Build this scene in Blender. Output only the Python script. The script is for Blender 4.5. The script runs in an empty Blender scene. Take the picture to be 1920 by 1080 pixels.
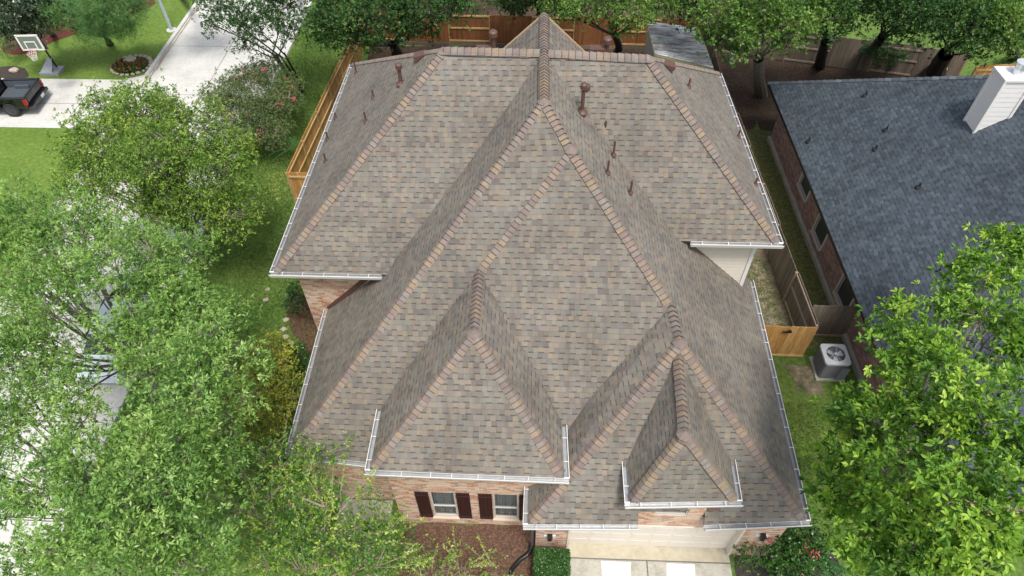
import bpy, math, random
import numpy as np
from mathutils import Vector, Matrix
random.seed(7); rng = np.random.default_rng(11)
SC = bpy.context.scene; COL = SC.collection; PI = math.pi
# ------------------------------------------------------------------ camera
f_px, TH, YAW, ROLL, H = 1273.48, math.radians(49.479), math.radians(2.664), math.radians(-.668), 21.2
_c, _s = math.cos(YAW), math.sin(YAW)
_R = Vector((_c, _s, 0)); _F = Vector((-_s, _c, 0)); _Z = Vector((0, 0, 1))
CD = _F*math.cos(TH) - _Z*math.sin(TH); _U = _F*math.sin(TH) + _Z*math.cos(TH)
CR = _R*math.cos(ROLL) + _U*math.sin(ROLL); CU = -_R*math.sin(ROLL) + _U*math.cos(ROLL)
CP = Vector((0, 0, H))
cam = bpy.data.objects.new('camera', bpy.data.cameras.new('camera')); COL.objects.link(cam)
cam.data.sensor_width = 36; cam.data.lens = f_px/1920*36; cam.data.clip_end = 2000
M3 = Matrix((CR, CU, -CD)).transposed()
cam.matrix_world = Matrix.Translation(CP) @ M3.to_4x4()
SC.camera = cam
def ray(px, py): return CD + CR*(px-960)/f_px + CU*(540-py)/f_px
def at(px, py, z=0.0):
    v = ray(px, py); return CP + v*((z-H)/v.z)
def aty(px, py, y):
    v = ray(px, py); return CP + v*(y/v.y)
def plane(a, b, c):
    n = (b-a).cross(c-a).normalized()
    if n.z < 0: n = -n
    return (a.copy(), n)
def onp(px, py, pl):
    v = ray(px, py); t = (pl[0]-CP).dot(pl[1])/v.dot(pl[1]); return CP + v*t
def proj(P):
    q = P-CP; d = q.dot(CD); return 960+f_px*q.dot(CR)/d, 540-f_px*q.dot(CU)/d
# ------------------------------------------------------------------ light
SUN = Vector((.17, -.44, 1)).normalized()
W = bpy.data.worlds.new('World'); SC.world = W; W.use_nodes = True
nt = W.node_tree; bg = nt.nodes['Background']; sky = nt.nodes.new('ShaderNodeTexSky')
sky.sky_type = 'NISHITA'; sky.sun_disc = False; sky.sun_elevation = math.asin(SUN.z)
sky.sun_rotation = math.atan2(SUN.x, SUN.y); sky.dust_density = 3.0; sky.air_density = 1.0
bw_ = nt.nodes.new('ShaderNodeRGBToBW'); mx_ = nt.nodes.new('ShaderNodeMix'); mx_.data_type = 'RGBA'; mx_.inputs[0].default_value = .55   # thin bright cloud takes the blue out of the sky
nt.links.new(sky.outputs[0], bw_.inputs[0]); nt.links.new(sky.outputs[0], mx_.inputs[6]); nt.links.new(bw_.outputs[0], mx_.inputs[7]); nt.links.new(mx_.outputs[2], bg.inputs[0]); bg.inputs[1].default_value = 0.15
sl = bpy.data.lights.new('sun', 'SUN'); sl.energy = 1.85; sl.angle = math.radians(12); sl.color = (1, .96, .9)
so = bpy.data.objects.new('sun', sl); COL.objects.link(so)
so.rotation_euler = SUN.to_track_quat('Z', 'Y').to_euler(); so.location = (0, 0, 60)
SC.view_settings.view_transform = 'Standard'; SC.view_settings.look = 'None'
SC.view_settings.exposure = 0.72; SC.view_settings.gamma = 1
# ------------------------------------------------------------------ materials
class NB:
    def __init__(s, name):
        s.m = bpy.data.materials.new(name); s.m.use_nodes = True; s.t = s.m.node_tree
        s.p = s.t.nodes['Principled BSDF']; s.out = s.t.nodes['Material Output']
    def n(s, typ, **k):
        x = s.t.nodes.new('ShaderNode'+typ)
        for a, v in k.items(): setattr(x, a, v)
        return x
    def l(s, a, b): s.t.links.new(a, b)
    def setin(s, node, i, v):
        if hasattr(v, 'is_linked') or isinstance(v, bpy.types.NodeSocket): s.l(v, node.inputs[i])
        else: node.inputs[i].default_value = v
    def math(s, op, a, b=0.0, c=None):
        x = s.n('Math', operation=op); s.setin(x, 0, a); s.setin(x, 1, b)
        if c is not None: s.setin(x, 2, c)
        return x.outputs[0]
    def mix(s, f, a, b, bt='MIX'):
        x = s.n('Mix', data_type='RGBA', blend_type=bt)
        s.setin(x, 0, f); s.setin(x, 6, a); s.setin(x, 7, b); return x.outputs[2]
    def ramp(s, f, stops, const=False):
        x = s.n('ValToRGB'); e = x.color_ramp
        if const: e.interpolation = 'CONSTANT'
        while len(e.elements) > 1: e.elements.remove(e.elements[-1])
        for i, (p, c) in enumerate(stops):
            el = e.elements[0] if i == 0 else e.elements.new(p)
            el.position = p; el.color = (*c, 1)
        s.setin(x, 0, f); return x.outputs[0]
    def noise(s, vec, scale, det=4, rough=.55, out=0):
        x = s.n('TexNoise'); s.setin(x, 'Vector', vec) if vec is not None else None
        x.inputs['Scale'].default_value = scale; x.inputs['Detail'].default_value = det
        x.inputs['Roughness'].default_value = rough; return x.outputs[out]
    def bump(s, h, strength=.5, dist=.02):
        x = s.n('Bump'); x.inputs['Strength'].default_value = strength; x.inputs['Distance'].default_value = dist
        s.setin(x, 'Height', h); s.l(x.outputs[0], s.p.inputs['Normal'])
    def col(s, c): s.setin(s.p, 'Base Color', c if isinstance(c, bpy.types.NodeSocket) else (*c, 1))
    def rough(s, v): s.setin(s.p, 'Roughness', v)
    def obj(s): return s.n('NewGeometry').outputs['Position']
    def uv(s): return s.n('UVMap').outputs[0]
    def rnd(s): x = s.n('Attribute'); x.attribute_name = 'rnd'; return x.outputs['Fac']
def c4(c): return (*c, 1)
def mat_plain(name, c, rough=.6, metal=0, var=.12, scale=6, spec=.5):
    b = NB(name); P = b.obj(); nz = b.noise(P, scale)
    b.col(b.mix(nz, c4([x*(1-var) for x in c]), c4([min(1, x*(1+var)) for x in c])))
    b.rough(rough); b.p.inputs['Metallic'].default_value = metal; b.p.inputs['Specular IOR Level'].default_value = spec
    return b.m
def mat_shingle(name, pal, row=.143, tab=.2, dark=.72, tint=None):
    b = NB(name); uv = b.uv(); sp = b.n('SeparateXYZ'); b.l(uv, sp.inputs[0]); u, v = sp.outputs[0], sp.outputs[1]
    vr = b.math('DIVIDE', v, row); r = b.math('FLOOR', vr); fr = b.math('FRACT', vr)
    wn = b.n('TexWhiteNoise', noise_dimensions='1D'); b.l(r, wn.inputs['W'])
    uu = b.math('ADD', b.math('DIVIDE', u, tab), b.math('MULTIPLY', wn.outputs[0], 17.3))
    # irregular tab widths
    cmb = b.n('CombineXYZ'); b.l(uu, cmb.inputs[0]); b.l(b.math('MULTIPLY', r, 7.31), cmb.inputs[1])
    wob = b.noise(cmb.outputs[0], .8, 1); uw = b.math('ADD', uu, b.math('MULTIPLY', wob, .5))
    t = b.math('FLOOR', uw); ft = b.math('FRACT', uw)
    c2 = b.n('CombineXYZ'); b.l(t, c2.inputs[0]); b.l(r, c2.inputs[1])
    w2 = b.n('TexWhiteNoise', noise_dimensions='2D'); cq = b.n('CombineXYZ'); b.l(b.math('FLOOR', b.math('ADD', b.math('MULTIPLY', t, .55), b.math('MULTIPLY', wn.outputs[0], 9.7))), cq.inputs[0]); b.l(r, cq.inputs[1]); b.l(cq.outputs[0], w2.inputs[0])
    w3 = b.n('TexWhiteNoise', noise_dimensions='3D'); c3 = b.n('CombineXYZ'); b.l(t, c3.inputs[0]); b.l(r, c3.inputs[1]); c3.inputs[2].default_value = 5.5; b.l(c3.outputs[0], w3.inputs[0])
    n = len(pal); w5 = b.n('TexWhiteNoise', noise_dimensions='2D'); b.l(c2.outputs[0], w5.inputs[0]); col = b.mix(.6, b.ramp(w2.outputs[0], [(i/n, c) for i, c in enumerate(pal)], True), b.ramp(w5.outputs[0], [(i/n, c) for i, c in enumerate(pal)], True))
    avg = [sum(c[k] for c in pal)/n for k in range(3)]
    # larger colour drifts, water streaks, granule noise
    P = b.obj(); big = b.noise(P, .55, 5); col = b.mix(.08, col, c4(avg))
    col = b.mix(1, col, b.ramp(big, [(.3, (.84, .81, .79)), (.7, (1.13, 1.12, 1.10))]), 'MULTIPLY')
    st = b.n('CombineXYZ'); b.l(b.math('MULTIPLY', u, 2.2), st.inputs[0]); b.l(b.math('MULTIPLY', v, .25), st.inputs[1])
    streak = b.noise(st.outputs[0], 1.4, 6, .7)
    col = b.mix(1, col, b.ramp(streak, [(.32, (.82, .80, .79)), (.5, (1, 1, 1)), (.68, (1.08, 1.08, 1.07))]), 'MULTIPLY')
    g = b.noise(P, 60, 3, .8); col = b.mix(1, col, b.ramp(g, [(.3, (.82, .82, .82)), (.7, (1.15, 1.15, 1.15))]), 'MULTIPLY')
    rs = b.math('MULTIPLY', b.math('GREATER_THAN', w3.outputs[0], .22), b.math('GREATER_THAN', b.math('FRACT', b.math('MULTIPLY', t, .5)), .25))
    band = b.math('LESS_THAN', fr, b.math('ADD', .06, b.math('MULTIPLY', rs, .15)))   # printed band under each raised tab, darkened to paint in its shadow line
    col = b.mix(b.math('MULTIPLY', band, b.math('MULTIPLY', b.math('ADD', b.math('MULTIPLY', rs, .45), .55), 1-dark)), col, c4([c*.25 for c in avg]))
    edge = b.math('LESS_THAN', ft, .05); col = b.mix(b.math('MULTIPLY', edge, .16), col, c4([c*.3 for c in avg]))
    h = b.math('ADD', b.math('SUBTRACT', 1.0, fr), b.math('MULTIPLY', rs, .9))
    h = b.math('ADD', h, b.math('MULTIPLY', g, .25))
    b.col(col); b.rough(.93); b.p.inputs['Specular IOR Level'].default_value = .25; b.bump(h, .8, .012)
    return b.m
def mat_caps(name, pal):
    b = NB(name); n = len(pal); col = b.ramp(b.rnd(), [(i/n, c) for i, c in enumerate(pal)], True)
    g = b.noise(b.obj(), 45, 3, .8); col = b.mix(1, col, b.ramp(g, [(.3, (.84, .84, .84)), (.7, (1.14, 1.14, 1.14))]), 'MULTIPLY')
    g2 = b.noise(b.obj(), 5, 3); col = b.mix(1, col, b.ramp(g2, [(.3, (.88, .88, .88)), (.7, (1.1, 1.1, 1.1))]), 'MULTIPLY')
    b.col(col); b.rough(.93); b.p.inputs['Specular IOR Level'].default_value = .25; b.bump(g, .4, .006); return b.m
def mat_brick(name, pal, mortar, bw=.23, bh=.078, wash=.4, washc=(.6, .55, .48)):
    b = NB(name); uv = b.uv(); sp = b.n('SeparateXYZ'); b.l(uv, sp.inputs[0]); u, v = sp.outputs[0], sp.outputs[1]
    vr = b.math('DIVIDE', v, bh); r = b.math('FLOOR', vr); fr = b.math('FRACT', vr)
    uu = b.math('ADD', b.math('DIVIDE', u, bw), b.math('MULTIPLY', b.math('MODULO', r, 2.0), .5))
    t = b.math('FLOOR', uu); ft = b.math('FRACT', uu)
    c2 = b.n('CombineXYZ'); b.l(t, c2.inputs[0]); b.l(r, c2.inputs[1])
    w = b.n('TexWhiteNoise', noise_dimensions='2D'); b.l(c2.outputs[0], w.inputs[0])
    n = len(pal); col = b.ramp(w.outputs[0], [(i/n, c) for i, c in enumerate(pal)], True)
    nz = b.noise(b.obj(), 2.2, 5, .7); col = b.mix(b.math('MULTIPLY', b.ramp(nz, [(.42, (0, 0, 0)), (.62, (1, 1, 1))]), wash), col, c4(washc))
    col = b.mix(1, col, b.ramp(b.noise(b.obj(), 30, 3, .8), [(.3, (.85, .85, .85)), (.7, (1.12, 1.12, 1.12))]), 'MULTIPLY')
    mo = b.math('MAXIMUM', b.math('LESS_THAN', fr, .13), b.math('LESS_THAN', ft, .045))
    col = b.mix(mo, col, c4(mortar)); b.col(col); b.rough(.9); b.bump(b.math('SUBTRACT', 1.0, mo), .6, .008); return b.m
def mat_wood(name, pal, rough=.75, stretch=(1, 1, .08)):
    b = NB(name); n = len(pal); col = b.ramp(b.rnd(), [(i/max(1, n-1), c) for i, c in enumerate(pal)])
    mp = b.n('Mapping'); mp.inputs['Scale'].default_value = (14, 14, 1.2); b.l(b.obj(), mp.inputs[0])
    nz = b.noise(mp.outputs[0], 2, 5, .7)
    col = b.mix(1, col, b.ramp(nz, [(.3, (.62, .6, .58)), (.7, (1.25, 1.22, 1.2))]), 'MULTIPLY')
    b.col(col); b.rough(rough); b.bump(nz, .3, .01); return b.m
def mat_leaf(name, pal, rough=.42, trans=.28, spec=.5):
    b = NB(name); n = len(pal); col = b.ramp(b.rnd(), [(i/max(1, n-1), c) for i, c in enumerate(pal)])
    nz = b.noise(b.obj(), .9, 3); col = b.mix(1, col, b.ramp(nz, [(.3, (.66, .78, .72)), (.7, (1.3, 1.18, 1.12))]), 'MULTIPLY')
    b.col(col); b.rough(rough); b.p.inputs['Specular IOR Level'].default_value = spec
    tr = b.n('BsdfTranslucent'); b.l(b.mix(1, col, (1.25, 1.35, .6, 1), 'MULTIPLY'), tr.inputs[0])
    mx = b.n('MixShader'); mx.inputs[0].default_value = trans; b.l(b.p.outputs[0], mx.inputs[1]); b.l(tr.outputs[0], mx.inputs[2])
    b.l(mx.outputs[0], b.out.inputs[0]); return b.m
def mat_ground(name, stops, scale, stops2=None, scale2=.3, bs=40, bd=.03, rough=.95):
    b = NB(name); P = b.obj(); col = b.ramp(b.noise(P, scale, 8, .7), stops)
    if stops2: col = b.mix(1, col, b.ramp(b.noise(P, scale2, 5, .6), stops2), 'MULTIPLY')
    b.col(col); b.rough(rough); b.p.inputs['Specular IOR Level'].default_value = .2
    b.bump(b.noise(P, bs, 4, .8), .7, bd); return b.m
M = {}
SH = [(0.186, 0.179, 0.153), (0.234, 0.197, 0.157), (0.220, 0.183, 0.151), (0.159, 0.151, 0.139), (0.177, 0.178, 0.162), (0.135, 0.121, 0.112), (0.238, 0.202, 0.154), (0.152, 0.144, 0.127), (0.201, 0.183, 0.161), (0.168, 0.150, 0.140), (0.212, 0.201, 0.175)]
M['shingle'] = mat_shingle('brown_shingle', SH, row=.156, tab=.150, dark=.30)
M['caps'] = mat_caps('brown_ridge_shingle', [(0.263, 0.203, 0.145), (0.218, 0.190, 0.164), (0.190, 0.151, 0.136), (0.246, 0.186, 0.148), (0.204, 0.160, 0.140), (0.254, 0.196, 0.141), (0.229, 0.196, 0.170), (0.229, 0.178, 0.148), (0.196, 0.158, 0.138)])
M['capband'] = mat_plain('ridge_shingle_shadow_granules', (.085, .07, .062), .95)  # dark granule colour painting in the shadow lines where caps overlap
M['asphalt'] = mat_plain('asphalt_core_edge', (.045, .038, .034), .95)
M['slate'] = mat_shingle('slate_shingle', [(0.059, 0.077, 0.097), (0.042, 0.054, 0.070), (0.073, 0.093, 0.114), (0.050, 0.066, 0.083), (0.087, 0.108, 0.131)], row=.140, tab=.145, dark=.30)
M['slatecap'] = mat_caps('slate_ridge_shingle', [(.09, .105, .12), (.12, .14, .155), (.07, .085, .10)])
M['brick'] = mat_brick('cream_red_brick', [(.56, .38, .27), (.50, .20, .12), (.60, .45, .33), (.54, .32, .21), (.40, .16, .10), (.58, .42, .31), (.64, .50, .39), (.33, .20, .16)], (.60, .48, .37), wash=.4, washc=(.64, .50, .37))
M['nbrick'] = mat_brick('mauve_brick', [(0.320, 0.167, 0.140), (0.416, 0.225, 0.182), (0.240, 0.138, 0.126), (0.352, 0.203, 0.175), (0.480, 0.275, 0.224), (0.192, 0.116, 0.112)], (0.576, 0.464, 0.406), wash=.1, washc=(0.480, 0.348, 0.308))
M['white'] = mat_plain('white_paint', (0.744, 0.725, 0.698), .4, var=.04)
M['cream'] = mat_plain('cream_siding_paint', (.66, .60, .52), .6, var=.05)
M['galv'] = mat_plain('galvanised_metal', (0.396, 0.403, 0.410), .35, metal=.35, var=.28, scale=9)
M['dkbrown'] = mat_plain('dark_red_brown_paint', (.030, .009, .008), .45, var=.15)
M['rust'] = mat_plain('red_brown_pipe_paint', (0.102, 0.053, 0.040), .55, var=.2, scale=20)
M['black'] = mat_plain('black_plastic', (.015, .015, .017), .4)
M['blackp'] = mat_plain('black_car_paint', (.010, .011, .014), .12, var=.05, spec=.8)
M['silverp'] = mat_plain('pale_silver_paint', (.60, .66, .70), .22, metal=.2, var=.03)
M['rubber'] = mat_plain('tyre_rubber', (.02, .02, .02), .8)
M['rim'] = mat_plain('dark_alloy', (.10, .10, .11), .35, metal=.7)
M['bedliner'] = mat_plain('bed_liner', (.07, .085, .10), .7, var=.3)
M['red'] = mat_plain('red_lens', (.32, .015, .015), .15)
M['greymetal'] = mat_plain('grey_metal', (.33, .35, .37), .45, metal=.3, var=.1)
M['dkmetal'] = mat_plain('dark_grey_metal', (.09, .10, .11), .5, metal=.2, var=.15)
M['ltmetal'] = mat_plain('light_grey_metal', (.62, .64, .66), .4, metal=.1, var=.08)
M['pole'] = mat_plain('blue_grey_pole', (.42, .50, .54), .4, metal=.2)
M['orange'] = mat_plain('orange_red_rim', (.6, .12, .06), .4)
M['net'] = mat_plain('white_net', (.75, .72, .72), .8)
M['smoke'] = mat_plain('smoked_board', (.17, .19, .17), .12)
M['stone'] = mat_plain('pale_stone', (.42, .35, .28), .9, var=.25, scale=9)
M['winframe'] = mat_plain('window_frame_grey', (.50, .49, .46), .5)
M['curtain'] = mat_plain('pale_curtain', (.38, .42, .41), .9, var=.1)
M['room'] = mat_plain('dark_room', (.03, .035, .038), .9)
M['teal'] = mat_plain('teal_paint', (.04, .38, .26), .6)
M['olive'] = mat_plain('pale_olive_trim', (.46, .48, .27), .6)
M['shedwall'] = mat_plain('pale_shed_wall', (.46, .44, .36), .7)
M['terracotta'] = mat_plain('terracotta', (.42, .17, .10), .8)
M['flue'] = mat_plain('bright_flue_metal', (.66, .70, .72), .3, metal=.5, var=.1)
b = NB('window_glass'); b.col((.03, .045, .05)); b.rough(.04); b.p.inputs['Specular IOR Level'].default_value = .9
tr = b.n('BsdfTransparent'); mx = b.n('MixShader'); mx.inputs[0].default_value = .45
b.l(tr.outputs[0], mx.inputs[1]); b.l(b.p.outputs[0], mx.inputs[2]); b.l(mx.outputs[0], b.out.inputs[0]); M['glass'] = b.m
M['cglass'] = mat_plain('car_glass', (.01, .014, .016), .05, spec=.9)
b = NB('screen_mesh'); b.col((.045, .055, .052)); b.rough(.5); M['screen'] = b.m
M['tan'] = mat_wood('new_cedar', [(0.525, 0.293, 0.092), (0.650, 0.390, 0.138), (0.450, 0.232, 0.069), (0.600, 0.329, 0.115)])
M['stain'] = mat_wood('red_brown_stained_wood', [(.20, .075, .022), (.27, .11, .034), (.16, .06, .02), (.24, .095, .03)])
M['grey'] = mat_wood('weathered_grey_wood', [(0.169, 0.131, 0.100), (0.225, 0.188, 0.144), (0.125, 0.106, 0.088), (0.250, 0.206, 0.163)])
M['greyrail'] = mat_wood('pale_grey_rail', [(.36, .29, .23), (.32, .26, .2)])
M['tanrail'] = mat_wood('yellow_rail', [(.52, .38, .17), (.47, .33, .14)])
M['bark'] = mat_ground('grey_bark', [(.3, (0.090, 0.075, 0.063)), (.7, (0.300, 0.262, 0.225))], 9, bs=18, bd=.05)
M['dbark'] = mat_ground('dark_bark', [(.3, (.028, .023, .02)), (.7, (.075, .065, .055))], 9, bs=18, bd=.05)
M['tbark'] = mat_ground('tan_smooth_bark', [(.3, (.2, .15, .11)), (.7, (.38, .31, .24))], 5, bs=18, bd=.01)
G1 = [(.25, (0.046, 0.099, 0.018)), (.45, (0.091, 0.174, 0.029)), (.6, (0.139, 0.237, 0.042)), (.8, (0.252, 0.313, 0.078))]
M['lawn'] = mat_ground('lawn', [(p, (c[0]*1.08, c[1]*.95, c[2]*1.15)) for p, c in G1], 6, [(.3, (.70, .80, .8)), (.55, (1.0, 1.0, 1.0)), (.75, (1.5, 1.2, 1.25))], .35, bs=30)
M['lawn2'] = mat_ground('sunny_lawn', [(.25, (0.074, 0.145, 0.021)), (.5, (0.127, 0.209, 0.037)), (.78, (0.237, 0.272, 0.094))], 5, [(.35, (0.800, 0.850, 0.700)), (.7, (1.15, 1.08, 1.1))], .3, bs=30)  # grass colour of the lawns across the street
M['dirt'] = mat_ground('leaf_littered_soil', [(.3, (.035, .025, .018)), (.5, (.085, .058, .04)), (.7, (.16, .115, .08))], 9, [(.4, (.6, .6, .6)), (.62, (1, 1, 1)), (.8, (1.8, 1.7, 1.5))], .5, bs=26, bd=.05)
M['sand'] = mat_ground('patchy_bare_ground', [(.35, (.07, .11, .03)), (.48, (.17, .145, .09)), (.7, (.36, .30, .21))], 2.6, bs=26, bd=.03)
M['mulch'] = mat_ground('brown_mulch', [(.3, (.045, .025, .018)), (.5, (.13, .075, .05)), (.62, (.2, .12, .08)), (.75, (.36, .24, .17))], 16, bs=24, bd=.05)
M['redmulch'] = mat_ground('red_mulch', [(.3, (.05, .016, .012)), (.7, (.16, .05, .035))], 14, bs=24, bd=.05)
M['blackmulch'] = mat_ground('black_mulch', [(.3, (.03, .026, .022)), (.7, (.09, .075, .065))], 14, bs=24, bd=.05)
M['concrete'] = mat_ground('pale_street_concrete', [(.3, (0.490, 0.479, 0.450)), (.5, (0.570, 0.559, 0.524)), (.7, (0.638, 0.627, 0.593))], .8, [(.3, (0.860, 0.860, 0.850)), (.7, (1.04, 1.04, 1.03))], 7, bs=60, bd=.004)
M['conc2'] = mat_ground('stained_driveway_concrete', [(.25, (.25, .235, .19)), (.5, (.42, .40, .34)), (.75, (.50, .48, .42))], 1.6, [(.3, (.85, .85, .85)), (.7, (1.08, 1.08, 1.06))], 14, bs=60, bd=.004)
M['concw'] = mat_ground('pressure_washed_concrete', [(.3, (.60, .60, .59)), (.7, (.70, .70, .69))], 3, bs=60, bd=.003)
M['sill'] = mat_ground('sandy_garage_apron', [(.3, (.37, .33, .24)), (.7, (.52, .47, .36))], 3, bs=60, bd=.003)
M['joint'] = mat_plain('joint', (.14, .13, .115), .9)
M['gutterdirt'] = mat_plain('curb_debris', (.33, .27, .2), .9, var=.4, scale=20)
b = NB('corrugated_galvanised_steel'); P = b.obj(); mp = b.n('Mapping'); mp.inputs['Scale'].default_value = (.25, 2.2, 1); b.l(P, mp.inputs[0])
vv = b.n('TexVoronoi'); vv.inputs['Scale'].default_value = .55; b.l(mp.outputs[0], vv.inputs[0])
b.col(b.mix(b.ramp(b.noise(mp.outputs[0], 2.2, 6, .75), [(.42, (0, 0, 0)), (.56, (1, 1, 1))]), (.46, .49, .50, 1), (.20, .185, .18, 1)))
b.rough(.5); b.p.inputs['Metallic'].default_value = .4; M['corr'] = b.m
# leaves
M['oak'] = mat_leaf('oak_leaves', [(0.081, 0.172, 0.037), (0.162, 0.300, 0.069), (0.250, 0.419, 0.100), (0.397, 0.553, 0.198)], .48, .28, .35)
M['oak2'] = mat_leaf('deep_green_leaves', [(0.065, 0.134, 0.021), (0.134, 0.244, 0.037), (0.224, 0.354, 0.064), (0.343, 0.455, 0.099)], .5, .28, .35)
M['back'] = mat_leaf('shaded_green_leaves', [(0.045, 0.107, 0.020), (0.094, 0.195, 0.035), (0.157, 0.283, 0.061), (0.240, 0.364, 0.094)], .5, .28, .35)  # less yellow green for the trees at the back
M['live'] = mat_leaf('live_oak_leaves', [(.018, .052, .014), (.035, .095, .022), (.06, .145, .035), (.12, .20, .06)], .5, .2, .3)
M['hick'] = mat_leaf('bright_broad_leaves', [(0.041, 0.112, 0.014), (0.113, 0.247, 0.028), (0.226, 0.404, 0.044), (0.410, 0.561, 0.094)], .5, .32, .4)
M['myrtle'] = mat_leaf('myrtle_leaves', [(.05, .10, .03), (.09, .16, .05), (.16, .22, .08), (.2, .2, .10)], .5, .2)
M['elm'] = mat_leaf('fine_lime_leaves', [(0.051, 0.132, 0.027), (0.108, 0.238, 0.045), (0.201, 0.356, 0.060), (0.431, 0.554, 0.090)], .4, .28)
M['yellow'] = mat_leaf('yellow_olive_leaves', [(0.135, 0.195, 0.026), (0.255, 0.308, 0.040), (0.390, 0.423, 0.066), (0.450, 0.406, 0.066)], .5, .25)
M['hedge'] = mat_leaf('hedge_leaves', [(.02, .07, .01), (.04, .12, .018), (.075, .18, .03)], .35, .15, .6)
M['mag'] = mat_leaf('dark_glossy_leaves', [(.012, .03, .012), (.025, .055, .02), (.06, .10, .05), (.16, .2, .15)], .3, .1, .7)
M['pine'] = mat_leaf('pine_needles', [(0.060, 0.144, 0.036), (0.108, 0.240, 0.066), (0.180, 0.324, 0.108)], .6, .2)
M['fern'] = mat_leaf('fern_leaves', [(.02, .09, .02), (.04, .15, .03), (.08, .2, .05)], .5, .25)
M['grassb'] = mat_leaf('grass_blades', [(0.053, 0.119, 0.018), (0.105, 0.190, 0.031), (0.165, 0.250, 0.055)], .6, .3)
M['pink'] = mat_leaf('pink_blossom', [(.62, .10, .17), (.75, .18, .27)], .6, .3)
M['rose'] = mat_leaf('rose_blossom', [(.72, .08, .16), (.8, .2, .26)], .6, .3)
M['redf'] = mat_leaf('red_blossom', [(.5, .04, .02), (.6, .12, .05)], .6, .2)
# ------------------------------------------------------------------ object helpers
ORG = {}
def tag(o, label=None, cat=None, group=None, kind=None):
    if label: o['label'] = label
    if cat: o['category'] = cat
    if group: o['group'] = group
    if kind: o['kind'] = kind
    return o
def thing(name, loc, label, cat, group=None):
    o = bpy.data.objects.new(name, None); COL.objects.link(o); o.location = loc; o.empty_display_size = .3
    ORG[o.name] = Vector(loc); return tag(o, label, cat, group)
class MB:
    def __init__(s): s.v = []; s.f = []; s.r = []; s.mi = []; s.uvs = {}; s.has = False
    def face(s, pts, r=None, mi=0, uv=None):
        i = len(s.v); s.v += [tuple(p) for p in pts]; s.f.append(tuple(range(i, i+len(pts))))
        s.r.append(random.random() if r is None else r); s.mi.append(mi)
        if uv: s.uvs[len(s.f)-1] = uv; s.has = True
        return s
    def box(s, c, sz, rz=0, r=None, mi=0, ax=None):
        c = Vector(c); sx, sy, sz_ = [q/2 for q in sz]
        if ax: X, Y, Z = ax
        else: X = Vector((math.cos(rz), math.sin(rz), 0)); Y = Vector((-math.sin(rz), math.cos(rz), 0)); Z = Vector((0, 0, 1))
        P = [c+X*a*sx+Y*b_*sy+Z*d*sz_ for a in (-1, 1) for b_ in (-1, 1) for d in (-1, 1)]
        r = random.random() if r is None else r
        for q in ((0, 1, 3, 2), (4, 6, 7, 5), (0, 4, 5, 1), (2, 3, 7, 6), (0, 2, 6, 4), (1, 5, 7, 3)): s.face([P[k] for k in q], r, mi)
        return s
    def bar(s, a, b_, w, h, r=None, mi=0, up=None):
        a = Vector(a); b_ = Vector(b_); X = (b_-a); L = X.length; X.normalize(); up = up or Vector((0, 0, 1))
        Y = up.cross(X)
        if Y.length < 1e-4: Y = Vector((0, 1, 0)).cross(X)
        Y.normalize(); Z = X.cross(Y); return s.box((a+b_)/2, (L, w, h), 0, r, mi, (X, Y, Z))
    def tube(s, pts, rad, n=8, r=None, mi=0, cap=True):
        pts = [Vector(p) for p in pts]; rad = rad if isinstance(rad, (list, tuple)) else [rad]*len(pts)
        r = random.random() if r is None else r; rings = []
        for i, p in enumerate(pts):
            t = (pts[min(i+1, len(pts)-1)]-pts[max(i-1, 0)]).normalized()
            a = t.cross(Vector((.3, .9, .1))); a = a if a.length > 1e-3 else t.cross(Vector((1, 0, 0))); a.normalize(); b_ = t.cross(a)
            rings.append([p+a*math.cos(k*2*PI/n)*rad[i]+b_*math.sin(k*2*PI/n)*rad[i] for k in range(n)])
        i0 = len(s.v)
        for rg in rings: s.v += [tuple(q) for q in rg]
        for j in range(len(rings)-1):
            for k in range(n):
                s.f.append((i0+j*n+k, i0+j*n+(k+1) % n, i0+(j+1)*n+(k+1) % n, i0+(j+1)*n+k)); s.r.append(r); s.mi.append(mi)
        if cap:
            s.f.append(tuple(i0+k for k in reversed(range(n)))); s.r.append(r); s.mi.append(mi)
            s.f.append(tuple(i0+(len(rings)-1)*n+k for k in range(n))); s.r.append(r); s.mi.append(mi)
        return s
    def build(s, name, mats, parent=None, org=None, smooth=False):
        if not isinstance(mats, (list, tuple)): mats = [mats]
        o_ = ORG[parent.name] if parent is not None else Vector(org if org is not None else (0, 0, 0))
        me = bpy.data.meshes.new(name); me.from_pydata([(x-o_.x, y-o_.y, z-o_.z) for x, y, z in s.v], [], s.f)
        for m in mats: me.materials.append(m)
        me.polygons.foreach_set('material_index', s.mi)
        if smooth: me.polygons.foreach_set('use_smooth', [True]*len(s.f))
        at_ = me.attributes.new('rnd', 'FLOAT', 'FACE'); at_.data.foreach_set('value', s.r)
        if s.has:
            ul = me.uv_layers.new(name='UVMap')
            for fi, uv in s.uvs.items():
                for k, li in enumerate(me.polygons[fi].loop_indices): ul.data[li].uv = uv[k]
        me.update(); o = bpy.data.objects.new(name, me); COL.objects.link(o)
        if parent is not None: o.parent = parent
        else: o.location = o_
        ORG[o.name] = o_; return o
def base_of(o): return ORG[o.name]
def copy_tree(o, parent=None):
    c = o.copy(); COL.objects.link(c); c.parent = parent
    for ch in [q for q in KIDS.get(o.name, [])] or list(o.children): copy_tree(ch, c)
    return c
KIDS = {}
def struct(o): o['kind'] = 'structure'; return o
def sheet(name, pts, z, m, kind='structure', sub=0):
    mb = MB(); mb.face([(p[0], p[1], z) for p in pts]); o = mb.build(name, m); o['kind'] = kind; return o
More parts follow.
